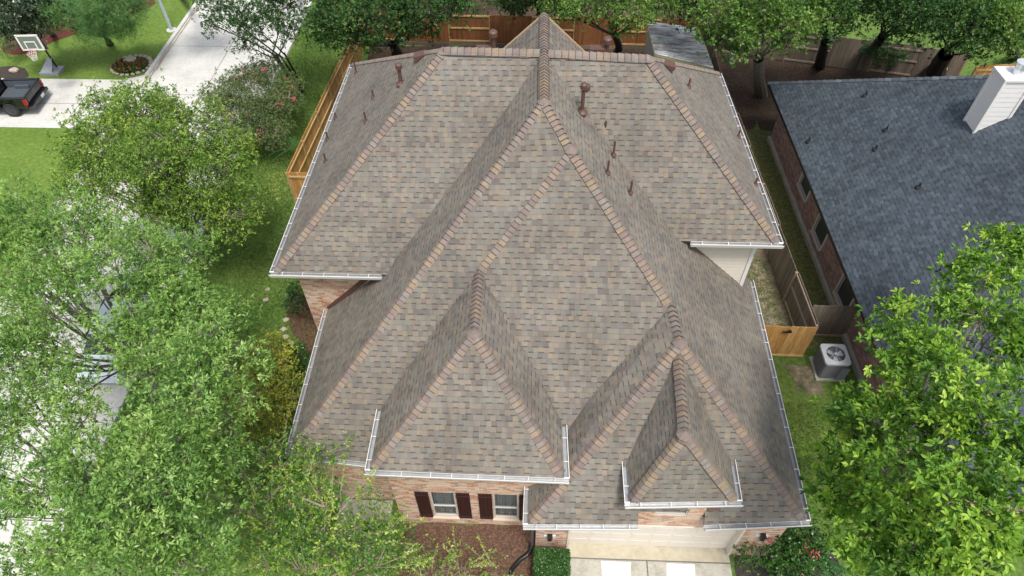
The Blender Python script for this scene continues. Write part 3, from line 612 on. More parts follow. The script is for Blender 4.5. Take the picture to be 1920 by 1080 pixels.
for px, py, s_, pl in ((791, 106, -1, PLAL), (1250, 124, 1, PLAR)):
    b_ = onp(px, py, pl); n_ = pl[1]; mb = MB(); dn = Vector((s_*.72, 0, -.69)); ux = Vector((0, 1, 0))
    c0 = b_+n_*.02
    a_ = [c0-dn*.22+ux*.16, c0-dn*.22-ux*.16]; bt = [c0+dn*.2+ux*.18+n_*.02, c0+dn*.2-ux*.18+n_*.02]; tp = [c0+dn*.16+ux*.18+n_*.2, c0+dn*.16-ux*.18+n_*.2]
    mb.face([a_[0], a_[1], tp[1], tp[0]]); mb.face([tp[0], tp[1], bt[1], bt[0]]); mb.face([a_[0], tp[0], bt[0]]); mb.face([a_[1], tp[1], bt[1]])
    mb.build('box_vent', M['rust'], house)
# ------------------------------------------------------------------ neighbour house
nh = thing('neighbour_house', (19, 18, 0), 'brick house with a dark slate grey shingle roof and white chimney on the right', 'house')
na, nb = Vector((11.0, 28.84, 2.9)), Vector((11.45, 8.5, 2.9)); nz = 8.5; n1, n2 = Vector((19, 20.9, nz)), Vector((19, 16.4, nz)); nc, nd = Vector((27, 8.5, 2.9)), Vector((27, 28.84, 2.9))
nr = roof('roof', [([na, nb, n2, n1], 'L'), ([nb, nc, n2], 'F'), ([nc, nd, n1, n2], 'R'), ([nd, na, n1], 'B')], nh, M['slate'])
PLN = plane(na, nb, n1); nNL = PLN[1]; nNF = pl_n(nb, nc, n2); nNB = pl_n(nd, na, n1); nNR = pl_n(nc, nd, n2)
for a, b_, p_, q_ in ((na, n1, nNL, nNB), (nb, n2, nNL, nNF), (n2, n1, nNL, nNR), (nc, n2, nNR, nNF), (nd, n1, nNR, nNB)): caps(a, b_, p_, q_, nr, ex=.3, w=.13, m=M['slatecap'])
mb = MB(); 
for a, b_ in ((na, nb), (nb, nc), (nc, nd), (nd, na)): mb.bar(a-Vector((0, 0, .08)), b_-Vector((0, 0, .08)), .03, .15, .5)
mb.build('fascia', M['black'], nh)
NA_, NB_ = Vector((11.72, 28.3, 0)), Vector((12.25, 9.0, 0)); nt_ = (NB_-NA_).normalized(); no_ = Vector((nt_.y, -nt_.x, 0)); no_ = -no_ if no_.x > 0 else no_
PLW = (NA_, no_); wl = []; wpos = []
for (a_, b_) in (((1498, 345), (1510, 375)), ((1524, 432), (1536, 465)), ((1566, 548), (1581, 592))):
    pa, pb = onp(*a_, PLW), onp(*b_, PLW); u0, u1 = (pa-NA_).dot(nt_), (pb-NA_).dot(nt_); zb = max(.5, (pa.z+pb.z)/2); u0, u1 = min(u0, u1), max(u0, u1); u1 = max(u1, u0+1.1); wl.append((u0, u1, zb, 2.45))
wall('wall', NA_, NB_, .0, 2.82, M['nbrick'], nh, wl, out=no_)
wall('wall', NB_, (26.5, 9.0), 0, 2.82, M['nbrick'], nh, out=(0, -1, 0)); wall('wall', (26.5, 28.3), (NA_.x, 28.3), 0, 2.82, M['nbrick'], nh, out=(0, 1, 0)); wall('wall', (26.5, 9), (26.5, 28.3), 0, 2.82, M['nbrick'], nh, out=(1, 0, 0))
for u0, u1, zb, zt_ in wl:
    window(nh, NA_+nt_*u0+Vector((0, 0, zb)), nt_, no_, u1-u0, zt_-zb, .42, False, screen=True)
    s = MB(); s.box(NA_+nt_*(u0+u1)/2+no_*.03+Vector((0, 0, zb-.05)), (u1-u0+.12, .1, .09), 0, .5, 0, (nt_, no_, Vector((0, 0, 1)))); s.build('sill', M['nbrick'], nh)
    for uu_ in (u0-.06, u1+.06):
        sb = MB(); sb.box(NA_+nt_*uu_+no_*.008+Vector((0, 0, (zb+zt_)/2)), (.1, .025, zt_-zb+.1), 0, .5, 0, (nt_, no_, Vector((0, 0, 1))))
        sb.build('brick_surround', M['cream'], nh)
nx = 11.95
mb = MB(); mb.face([Vector((11, 28.84, 2.8)), Vector((11.72, 28.84, 2.82)), Vector((12.25, 8.5, 2.82)), Vector((11.45, 8.5, 2.8))]); mb.build('soffit', M['cream'], nh)
mb = MB(); mb.bar(NA_+no_*.06+Vector((0, 0, .1)), NB_+no_*.06+Vector((0, 0, .1)), .16, .22); mb.build('foundation', M['conc2'], nh)
# chimney
cb = [onp(1806, 227, PLN), onp(1825, 250, PLN), onp(1872, 230, PLN)]
cx0 = cb[1]; ex_ = Vector((1, 0, 0)); 
cw = (cb[2]-cb[1]); cw = max(.9, Vector((cw.x, cw.y, 0)).length); cdp = max(.5, abs(cb[0].y-cb[1].y)); 
ctopz = cb[1].z+vtop(cb[1], 153)
A_ = Vector((cb[1].x, cb[1].y, 0)); 
dirx = Vector((cb[2].x-cb[1].x, cb[2].y-cb[1].y, 0)).normalized(); diry = Vector((cb[0].x-cb[1].x, cb[0].y-cb[1].y, 0)).normalized()
diry = Vector((-dirx.y, dirx.x, 0)); cdp = .75; 
ch = MB(); zlo = cb[1].z-.6; zt = ctopz; z = zlo; U = Vector((0, 0, 1)); cw = min(cw, 1.5)
cen = A_+dirx*cw/2+diry*cdp/2
while z < zt-.05:
    h = min(.19, zt-z)
    for (a, b_, o_) in ((A_, A_+dirx*cw, -diry), (A_+dirx*cw, A_+dirx*cw+diry*cdp, dirx), (A_+dirx*cw+diry*cdp, A_+diry*cdp, diry), (A_+diry*cdp, A_, -dirx)):
        ch.face([a+U*z+o_*.009, b_+U*z+o_*.009, b_+U*(z+h), a+U*(z+h)]); ch.face([a+U*z+o_*.009, b_+U*z+o_*.009, b_+U*z, a+U*z])
    z += .19
cho = ch.build('chimney', M['white'], nr)
for c_ in (A_, A_+dirx*cw, A_+diry*cdp, A_+dirx*cw+diry*cdp):
    q = MB(); q.box(c_+U*(zlo+zt)/2, (.09, .09, zt-zlo), 0, .5, 0, (dirx, diry, U)); q.build('corner_trim', M['white'], cho)
q = MB(); q.box(cen+U*(zt+.04), (cw+.12, cdp+.12, .08), 0, .5, 0, (dirx, diry, U)); q.build('chimney_cap', M['white'], cho)
q = MB(); fc = cen+dirx*.1; q.tube([fc+U*(zt+.08), fc+U*(zt+.12), fc+U*(zt+.35), fc+U*(zt+.36), fc+U*(zt+.5), fc+U*(zt+.52)], [.24, .19, .19, .22, .24, .1], 20, .5); q.build('flue', M['flue'], cho, smooth=False)
for px, py in ((1622, 176), (1661, 241), (1641, 277), (1516, 262), (1722, 348)):
    b_ = onp(px, py+4, PLN); mb = MB(); mb.tube([b_-U*.05, b_+U*.22], .035, 8, .5); mb.tube([b_+nNL*.0, b_+nNL*.02, b_+U*.1], [.13, .11, .05], 8, .5); mb.build('vent_pipe', M['black'], nh)
# ------------------------------------------------------------------ fences
def fence(name, a, b_, h, mat, rail, label, cat='fence', group=None, bw=.14, face=1, alt=False, span=2.4, posts=True, rails=(.3, 1.0, 1.6), jag=.02, kick=None):
    a = Vector((a[0], a[1], 0)); b_ = Vector((b_[0], b_[1], 0)); t = (b_-a).normalized(); L = (b_-a).length; nrm = Vector((t.y, -t.x, 0))*face
    root = thing(name, (a+b_)/2, label, cat, group); n = max(1, round(L/span)); U = Vector((0, 0, 1))
    for k in range(n):
        s0, s1 = L*k/n, L*(k+1)/n; sd = -1 if (alt and k % 2) else 1; mb = MB(); s = s0; hh = h+random.uniform(-.03, .03); off = -.03*sd
        while s < s1-.02:
            w = min(bw, s1-s); q = a+t*(s+w/2)+nrm*off; z1 = hh+random.uniform(-jag, jag); mb.box(q+U*(z1/2+.04), (w-.007, .02, z1-.08), 0, None, 0, (t, nrm, U)); s += bw
        mb.build('board_panel', M[mat], root)
        for rz_ in rails:
            mb = MB(); mb.bar(a+t*(s0+.01)+nrm*(.012*sd+off+.02*sd)+U*rz_*h/1.85, a+t*(s1-.01)+nrm*(.012*sd+off+.02*sd)+U*rz_*h/1.85, .045, .09); mb.build('rail', M[rail], root)
        if kick:
            mb = MB(); mb.bar(a+t*(s0+.01)+nrm*(off+.035)+U*.12, a+t*(s1-.01)+nrm*(off+.035)+U*.12, .03, .2); mb.build('kickboard', M[kick], root)
    if posts:
        for k in range(n+1):
            q = a+t*(L*k/n)+nrm*(-.03); mb = MB(); mb.box(q-nrm*.0+nrm*.07*0+U*(h*.5-.02), (.09, .09, h-.06), 0, None, 0, (t, nrm, U)); mb.build('post', M[rail], root)
    return root
fence('board_fence', (-10.95, 22.95), (-10.15, 36.6), 1.85, 'tan', 'tanrail', 'new tan cedar fence with yellow rails beside the left eave of the brown roof', rails=(.9, 1.62))
fence('board_fence', (-10.95, 22.9), (-7.7, 22.75), 1.85, 'tan', 'tanrail', 'short tan cedar fence return joining the left wall of the brown roofed house', rails=(.3, 1.6))
fence('board_fence', (-10.1, 36.95), (9.35, 36.6), 1.95, 'stain', 'tanrail', 'long reddish brown stained fence across the back of the yard behind the brown roof', alt=True, rails=(.3, 1.05, 1.75), kick='grey')
fence('board_fence', (9.45, 36.5), (9.4, 30.6), 1.85, 'grey', 'greyrail', 'dark weathered fence run beside the corrugated roof shed', face=-1, rails=(1.6,))
fence('board_fence', (9.5, 30.5), (10.22, 15.15), 1.85, 'grey', 'greyrail', 'weathered grey brown side fence in the narrow strip between the two houses', face=-1, alt=True, rails=(.12, 1.0, 1.68), jag=.012)
fence('board_fence', (9.6, 36.6), (22.8, 33.6), 1.85, 'grey', 'greyrail', 'dark grey weathered back fence under the trees behind the slate roof', alt=True, rails=(.15, .95, 1.6))
fence('board_fence', (22.6, 32.2), (30, 32.9), 1.9, 'tan', 'tanrail', 'bright tan fence behind the white chimney at the right edge', rails=(.4, 1.6))
g = fence('gate', (8.0, 15.02), (10.2, 15.0), 1.8, 'tan', 'tanrail', 'orange tan wooden gate with a black latch between house and side fence', 'gate', posts=False, span=3, rails=(.1,))
q = MB(); q.box((9.15, 14.95, 1.62), (.32, .04, .06)); q.box((9.22, 14.95, 1.66), (.1, .04, .14)); q.build('latch', M['black'], g)
q = MB(); q.box((8.5, 14.95, .22), (.25, .04, .1)); q.build('hinge', M['black'], g)
fence('gate', (10.27, 16.0), (12.0, 16.0), 1.85, 'grey', 'greyrail', 'dark speckled grey wooden gate between the side fence and the slate roofed house', 'gate', posts=False, span=3, rails=(.1,))
# ------------------------------------------------------------------ shed
sz = 2.35; s1_, s2_, s3_, s4_ = at(1213, 40, 2.6), at(1311, 52, 2.35), at(1338, 128, 2.35), at(1228, 101, 2.6)
sc_ = (s1_+s2_+s3_+s4_)/4
shed = thing('garden_shed', (sc_.x, sc_.y, 0), 'pale garden shed with a stained corrugated metal roof in the back yard corner', 'shed')
mb = MB(); n = 90
def sp_(i, e):
    a, b_ = s1_.lerp(s4_, i/n), s2_.lerp(s3_, i/n); p = a if e == 0 else b_; return p+Vector((0, 0, .03*math.sin(i*2*PI/5)))
for i in range(n): mb.face([sp_(i, 0), sp_(i, 1), sp_(i+1, 1), sp_(i+1, 0)], .5)
mb.build('roof', M['corr'], shed)
ins = [p.lerp(sc_, .05) for p in (s1_, s2_, s3_, s4_)]; mb = MB()
for k in range(4):
    a, b_ = ins[k], ins[(k+1) % 4]; mb.face([Vector((a.x, a.y, 0)), Vector((b_.x, b_.y, 0)), b_-Vector((0, 0, .06)), a-Vector((0, 0, .06))])
mb.build('wall', M['shedwall'], shed); mb = MB()
for k in range(4): mb.bar([s1_, s2_, s3_, s4_][k]-Vector((0, 0, .08)), [s1_, s2_, s3_, s4_][(k+1) % 4]-Vector((0, 0, .08)), .04, .09)
mb.build('fascia', M['olive'], shed)
# far buildings glimpsed between the trees
def simple_house(name, c, w, d, h, wm, rmn, label, pitch=.35):
    o = thing(name, (c[0], c[1], 0), label, 'house'); x, y = c; mb = MB()
    for a, b_ in (((x-w/2, y-d/2), (x+w/2, y-d/2)), ((x+w/2, y-d/2), (x+w/2, y+d/2)), ((x+w/2, y+d/2), (x-w/2, y+d/2)), ((x-w/2, y+d/2), (x-w/2, y-d/2))): mb.face([(a[0], a[1], 0), (b_[0], b_[1], 0), (b_[0], b_[1], h), (a[0], a[1], h)])
    mb.build('wall', wm, o); e = .4; zt_ = h+d/2*pitch; mb = MB()
    P = [Vector(p) for p in ((x-w/2-e, y-d/2-e, h), (x+w/2+e, y-d/2-e, h), (x+w/2+e, y+d/2+e, h), (x-w/2-e, y+d/2+e, h), (x-w/2+d/3, y, zt_), (x+w/2-d/3, y, zt_))]
    for f in ((0, 1, 5, 4), (2, 3, 4, 5), (1, 2, 5), (3, 0, 4)): roof_face(mb, [P[k] for k in f], 'F')
    mb.build('roof', rmn, o)
    for k in (-1, 1):
        q = MB(); q.box((x+k*w*.22, y-d/2-.02, h*.55), (1.2, .04, 1.1)); wo = q.build('window', M['white'], o); q = MB(); q.box((x+k*w*.22, y-d/2-.045, h*.55), (1.0, .02, .9)); q.build('pane', M['cglass'], wo)
    return o
simple_house('house', (-3.5, 48), 7, 6, 3.0, M['teal'], M['teal'], 'teal green building glimpsed through the trees beyond the brown back fence')
simple_house('house', (13.2, 49), 9, 7, 3.4, M['white'], M['white'], 'white roofed building glimpsed beyond the back fence above the metal shed')
simple_house('house', (36, 49), 9, 7, 3.0, M['white'], M['concw'], 'pale building glimpsed through the trees in the top right corner')
# ------------------------------------------------------------------ AC unit
ac = thing('air_conditioner', (11.25, 13.8, 0), 'grey air conditioning condenser with a round fan grille on top, beside the tan gate', 'air conditioner')
s = .44; acx, acy = at(1567, 664, 1.0).x, at(1567, 664, 1.0).y; zt = 1.0
def rr(cx, cy, s, r, z, n=5):
    P = []
    for qx, qy, a0 in ((1, 1, 0), (-1, 1, 90), (-1, -1, 180), (1, -1, 270)):
        for k in range(n+1):
            a = math.radians(a0+90*k/n); P.append(Vector((cx+qx*(s-r)+r*math.cos(a), cy+qy*(s-r)+r*math.sin(a), z)))
    return P
mb = MB(); zz = .08; nslat = 13
while zz < zt-.08:
    for s_a, s_b, z_a, z_b in ((s, s-.03, zz+.02, zz+.02), (s-.03, s-.03, zz+.02, zz+.045), (s-.03, s, zz+.045, zz+.02+.047), (s, s, zz, zz+.02)):
        A1, B1 = rr(acx, acy, s_a, .1, z_a), rr(acx, acy, s_b, .1, z_b)
        for k in range(len(A1)): mb.face([A1[k], A1[(k+1) % len(A1)], B1[(k+1) % len(A1)], B1[k]], .5)
    zz += .067
mb.build('louvred_body', mat_plain('mid_grey_louvre', (.20, .21, .22), .5, metal=.1), ac)
mb = MB(); ring = rr(acx, acy, s+.015, .12, zt, 6); ring2 = rr(acx, acy, s+.015, .12, zt-.09, 6); nn = len(ring)
circ = [Vector((acx+.33*math.cos(math.radians(45)+k*2*PI/nn-.78), acy+.33*math.sin(k*2*PI/nn), zt+.015)) for k in range(nn)]
for k in range(nn): mb.face([ring[k], ring[(k+1) % nn], circ[(k+1) % nn], circ[k]], .5); mb.face([ring[k], ring[(k+1) % nn], ring2[(k+1) % nn], ring2[k]], .5)
mb.build('top_panel', M['ltmetal'], ac)
mb = MB(); 
for rr_ in (.33, .27, .22, .17, .12, .07):
    mb.tube([(acx+rr_*math.cos(k*PI/12), acy+rr_*math.sin(k*PI/12), zt+.02) for k in range(25)], .004, 5, .5, cap=False)
for k in range(5): a = k*2*PI/5; mb.bar((acx, acy, zt+.022), (acx+.33*math.cos(a), acy+.33*math.sin(a), zt+.022), .012, .01)
mb.tube([(acx, acy, zt), (acx, acy, zt+.04)], .05, 12); mb.build('grille', M['ltmetal'], ac)
mb = MB()
for k in range(3):
    a = k*2*PI/3+.4; d1 = Vector((math.cos(a), math.sin(a), 0)); d2 = Vector((-d1.y, d1.x, 0)); c_ = Vector((acx, acy, zt-.08))
    mb.face([c_+d1*.05-d2*.04, c_+d1*.29-d2*.11-U*.03, c_+d1*.3+d2*.09+U*.04, c_+d1*.05+d2*.05+U*.02])
mb.build('fan', M['ltmetal'], ac); mb = MB(); mb.tube([(acx, acy, .1), (acx, acy, .12)], .4, 16); mb.box((acx, acy, .04), (1.05, 1.05, .09)); mb.build('base', M['conc2'], ac)
mb = MB(); mb.box((acx+.33, acy-s-.02, .42), (.3, .05, .62)); mb.build('access_panel', M['greymetal'], ac)
# ------------------------------------------------------------------ vehicles
def wheel(parent, c, r, w, side, rimm='rim'):
    mb = MB(); c = Vector(c); ay = Vector((0, 1, 0)); mb.tube([c-ay*w/2, c-ay*w*.4, c+ay*w*.4, c+ay*w/2], [r*.93, r, r, r*.93], 28, .5); t_ = mb.build('wheel', M['rubber'], parent)
    q = MB(); o = c+ay*side*(w/2+.004); q.tube([o-ay*side*.03, o], [r*.66, r*.66], 24, .5)
    for k in range(10):
        a = k*2*PI/10; e = o+Vector((math.cos(a)*r*.6, 0, math.sin(a)*r*.6)); q.bar(o+ay*side*.01, e+ay*side*.01, .035, .02, .5, 0, ay)
    q.build('rim', M[rimm], t_); return t_
def loft(secs, closed=True):
    """secs: list of (x, half_width_bottom, half_width_top, z_bottom, z_top, bevel)"""
    rings = []
    for x, wb, wt, zb, zt_, bv in secs:
        mz = zb+(zt_-zb)*.5
        P = [(-wb+bv*.6, zb), (-wb, zb+bv), (-max(wb, wt), mz), (-wt, zt_-bv), (-wt+bv, zt_), (wt-bv, zt_), (wt, zt_-bv), (max(wb, wt), mz), (wb, zb+bv), (wb-bv*.6, zb)]
        rings.append([Vector((x, y, z)) for y, z in P])
    mb = MB(); n = len(rings[0])
    for i in range(len(rings)-1):
        for k in range(n): mb.face([rings[i][k], rings[i][(k+1) % n], rings[i+1][(k+1) % n], rings[i+1][k]], .5)
    mb.face(rings[0][::-1], .5); mb.face(rings[-1], .5); return mb
def pickup(label):
    # modelled with its tail at x = 0, nose towards -x
    t_ = thing('pickup_truck', (0, 0, 0), label, 'pickup truck'); hw = 1.0
    lo = MB()
    # lower body: bed sides, floor, hood
    for y in (-1, 1):
        for (x0_, x1_) in ((-.62, 0), (-1.9, -1.42)):
            lo.box(((x0_+x1_)/2, y*(hw-.09), .82), (x1_-x0_, .18, .56), 0, .5)
        lo.box((-1.02, y*(hw-.09), 1.0), (.82, .18, .22), 0, .5)
        for k in range(10):
            a0, a1 = PI*k/10, PI*(k+1)/10; c_ = (-1.02, .5)
            p0_ = (c_[0]+.46*math.cos(a0), c_[1]+.46*math.sin(a0)); p1_ = (c_[0]+.46*math.cos(a1), c_[1]+.46*math.sin(a1))
            lo.face([(p0_[0], y*hw, p0_[1]), (p1_[0], y*hw, p1_[1]), (p1_[0], y*hw, 1.05), (p0_[0], y*hw, 1.05)], .5)
    lo.box((-.03, 0, .84), (.06, 2*hw-.3, .5), 0, .5)
    lo.box((-.95, 0, .6), (1.8, 1.6, .08), 0, .5)
    bed = lo.build('bed', M['blackp'], t_)
    q = MB(); q.box((-.95, 0, .66), (1.8, 1.62, .02)); 
    for k in range(9): q.box((-.95, -.72+k*.18, .677), (1.75, .07, .012))
    for y in (-1, 1): q.box((-.98, y*.74, .76), (.75, .14, .16)); q.box((-.95, y*.815, .86), (1.8, .012, .42))
    q.build('bed_liner', M['bedliner'], bed)
    q = MB(); 
    for y in (-1, 1): q.box((-.95, y*(hw-.09), 1.112), (1.9, .17, .02))
    q.box((-.03, 0, 1.1), (.1, 1.8, .025)); q.build('rail_cap', M['black'], bed)
    q = MB(); q.box((.012, 0, .82), (.02, 1.5, .3)); q.box((.02, 0, 1.05), (.05, 1.64, .07)); q.box((.028, 0, .99), (.02, .24, .06)); q.build('tailgate', M['blackp'], bed)
    for y in (-1, 1):
        q = MB(); q.box((-.04, y*(hw-.06), .86), (.14, .15, .36)); q.build('taillight', M['red'], t_)
    q = MB(); q.box((.09, 0, .52), (.2, 1.9, .17)); q.box((.1, 0, .62), (.16, 1.0, .03)); bo = q.build('bumper', M['blackp'], t_)
    q = MB(); q.box((.2, .25, .52), (.012, .32, .16)); q.build('number_plate', M['ltmetal'], bo)
    b2 = loft([(-1.94, .97, .98, .42, 1.12, .06), (-3.0, .99, .99, .42, 1.12, .06), (-4.3, .99, .99, .42, 1.12, .06), (-4.35, .99, .97, .45, 1.13, .08), (-5.5, .97, .92, .45, 1.08, .1), (-5.75, .9, .85, .5, .98, .12)]); b2.build('body', M['blackp'], t_)
    c2 = loft([(-1.98, .92, .78, 1.1, 1.55, .05), (-2.12, .93, .72, 1.1, 1.86, .08), (-2.6, .93, .72, 1.1, 1.92, .08), (-3.6, .93, .72, 1.1, 1.90, .08), (-4.35, .93, .8, 1.1, 1.16, .03)]); cab = c2.build('cab', M['blackp'], t_)
    q = MB(); q.face([(-1.975, -.74, 1.22), (-1.975, .74, 1.22), (-2.10, .66, 1.74), (-2.10, -.66, 1.74)]); q.build('rear_window', M['cglass'], cab)
    for y in (-1, 1):
        for x0_, x1_ in ((-2.25, -3.0), (-3.08, -3.8)):
            q = MB(); q.face([(x0_, y*.925, 1.2), (x1_, y*.925, 1.2), (x1_+.05, y*.80, 1.72), (x0_, y*.80, 1.72)]); q.build('side_window', M['cglass'], cab)
        q = MB(); q.box((-3.85, y*1.08, 1.25), (.1, .2, .16)); q.build('mirror', M['black'], t_)
        q = MB(); q.box((-3.0, y*.93, .36), (1.9, .12, .05)); q.build('running_board', M['black'], t_)
        for x_ in (-1.02, -4.72): wheel(t_, (x_, y*.86, .4), .4, .27, y)
    q = MB(); q.box((-3.2, 0, .42), (5, 1.1, .2)); q.build('underbody', M['black'], t_)
    return t_
tk = pickup('black pickup truck backed onto the pale drive at the left edge')
tp = at(74, 183, .55); tk.location = (tp.x-.15, 30.15, .02); tk.rotation_euler = (0, 0, math.radians(4)); tk.scale = (.98, .98, .98)
def sedan(label):
    t_ = thing('parked_car', (0, 0, 0), label, 'car')
    b2 = loft([(-2.3, .75, .7, .35, .72, .1), (-2.15, .86, .8, .25, .85, .12), (-1.3, .9, .86, .22, .95, .1), (0, .91, .88, .22, .98, .08), (1.2, .91, .86, .22, .96, .1), (2.1, .86, .8, .28, .88, .12), (2.28, .74, .7, .38, .7, .1)]); b2.build('body', M['silverp'], t_)
    c2 = loft([(-1.55, .78, .74, .9, .96, .02), (-.8, .8, .6, .9, 1.36, .06), (0, .82, .62, .9, 1.44, .08), (.8, .8, .6, .9, 1.38, .06), (1.75, .78, .74, .9, .96, .02)]); cb_ = c2.build('cabin', M['silverp'], t_)
    q = MB(); q.face([(-1.5, -.66, 1.0), (-1.5, .66, 1.0), (-.84, .54, 1.375), (-.84, -.54, 1.375)]); q.build('windscreen', M['cglass'], cb_)
    q = MB(); q.face([(1.66, -.66, 1.02), (1.66, .66, 1.02), (.86, .54, 1.39), (.86, -.54, 1.39)]); q.build('rear_window', M['cglass'], cb_)
    for y in (-1, 1):
        for x0_, x1_ in ((-1.05, -.05), (.05, .95)):
            q = MB(); q.face([(x0_-(.05 if x0_ < 0 else 0), y*.83, 1.0), (x1_+(.05 if x0_ > 0 else 0), y*.83, 1.0), (x1_, y*.665, 1.33), (x0_+(.25 if x0_ < 0 else 0), y*.665, 1.33)]); q.build('side_window', M['cglass'], cb_)
        for x_ in (-1.4, 1.4): wheel(t_, (x_, y*.8, .33), .33, .22, y)
        q = MB(); q.box((2.2, y*.62, .68), (.14, .26, .14)); q.build('taillight', M['red'], t_)
        q = MB(); q.box((-2.2, y*.6, .62), (.14, .28, .12)); q.build('headlight', M['ltmetal'], t_)
    return t_
sd = sedan('pale silver parked car with dark windows, mostly hidden under the trees on the left'); sp0 = at(196, 650, 1.1); sd.location = (sp0.x-.1, sp0.y+1.2, .02); sd.rotation_euler = (0, 0, math.radians(92))
# ------------------------------------------------------------------ basketball hoop
bp = at(100, 136); hp = thing('basketball_hoop', bp, 'portable basketball hoop with a white framed board, on the lawn beside the pale drive', 'basketball hoop')
bz = 3.05; pc = at(56, 80, 3.35)
fx = Vector((math.cos(math.radians(4)), math.sin(math.radians(4)), 0)); fy = Vector((-fx.y, fx.x, 0))
mb = MB(); mb.tube([bp+Vector((.15, .3, .2)), bp+Vector((-.1, .35, 2.2)), pc+fy*.25+Vector((.55, 0, -.45)), pc+fy*.05+Vector((.1, 0, -.3))], [.055, .055, .05, .04], 8, .5); mb.build('pole', M['black'], hp)
mb = MB(); mb.box(bp+Vector((0, 0, .1)), (1.1, .8, .18)); mb.face([bp+Vector((-.5, -.35, .19)), bp+Vector((.2, -.35, .19)), bp+Vector((.15, .3, .75)), bp+Vector((-.1, .3, .75))]); mb.face([bp+Vector((-.5, -.35, .19)), bp+Vector((-.1, .3, .75)), bp+Vector((-.3, .38, .19))]); mb.build('base', M['greymetal'], hp)
mb = MB(); w2, h2 = .52, .38
mb.box(pc, (w2*2, .03, h2*2), 0, .5, 0, (fx, fy, U)); bd = mb.build('backboard', M['smoke'], hp)
mb = MB()
for c_, s_ in ((pc+U*h2, (w2*2+.08, .05, .08)), (pc-U*h2, (w2*2+.08, .05, .08)), (pc-fx*w2, (.08, .05, h2*2)), (pc+fx*w2, (.08, .05, h2*2))): mb.box(c_, s_, 0, .5, 0, (fx, fy, U))
pi_ = pc-U*.15-fy*.02
for c_, s_ in ((pi_+U*.2, (.55, .03, .05)), (pi_-U*.2, (.55, .03, .05)), (pi_-fx*.25, (.05, .03, .36)), (pi_+fx*.25, (.05, .03, .36))): mb.box(c_, s_, 0, .5, 0, (fx, fy, U))
mb.build('frame', M['white'], bd)
rc = pc-fy*.32-U*.4; mb = MB(); mb.tube([rc+Vector((.23*math.cos(k*PI/12), .23*math.sin(k*PI/12), 0)) for k in range(25)], .014, 6, .5, cap=False); ri = mb.build('rim', M['orange'], hp)
mb = MB()
for k in range(12):
    for sg in (1, -1):
        pts = [rc+Vector((r_*math.cos(k*PI/6+sg*j*PI/12), r_*math.sin(k*PI/6+sg*j*PI/12), -.12*j)) for j, r_ in enumerate((.23, .18, .14, .12))]; mb.tube(pts, .009, 4, .5)
mb.build('net', M['net'], ri)
# lamp post
lb = at(322, 57); lp = thing('street_lamp', lb, 'tall pale blue grey street lamp pole on the far lawn beside the kerb', 'street lamp')
mb = MB(); mb.tube([lb, lb+U*.1, lb+U*9], [.13, .10, .07], 12, .5); mb.build('pole', M['pole'], lp)
mb = MB(); mb.tube([lb+U*8.8, lb+Vector((.8, 0, 9.2)), lb+Vector((1.8, 0, 9.3))], .04, 8, .5); mb.build('arm', M['pole'], lp)
mb = MB(); mb.box(lb+Vector((2.1, 0, 9.3)), (.6, .25, .14)); mb.build('lamp_head', M['greymetal'], lp)
mb = MB(); mb.tube([lb, lb+U*.06], .3, 14, .5); mb.build('footing', M['concrete'], lp)
# rocks
def rock(name, c, r, label, m='stone', group=None, sq=.6, parent=None):
    bm_v = []; mb = MB(); n, k_ = 9, 6; c = Vector(c); sd_ = [[random.uniform(.8, 1.15) for _ in range(n)] for _ in range(k_+1)]
    def p(i, j):
        th = PI*j/k_; ph = 2*PI*(i % n)/n; s_ = sd_[j][i % n] if 0 < j < k_ else 1
        return c+Vector((r*s_*math.sin(th)*math.cos(ph)*1.2, r*s_*math.sin(th)*math.sin(ph), r*sq*s_*math.cos(th)))
    for j in range(k_):
        for i in range(n):
            if j == 0: mb.face([p(0, 0), p(i, 1), p(i+1, 1)], .5)
            elif j == k_-1: mb.face([p(i, j), p(0, k_), p(i+1, j)], .5)
            else: mb.face([p(i, j), p(i, j+1), p(i+1, j+1), p(i+1, j)], .5)
    o = mb.build(name, M[m], parent, org=c)
    if parent is None: tag(o, label, 'rock', group)
    return o
rock('rock', at(29, 134)+U*.08, .24, 'tan boulder on the black mulch bed behind the truck')
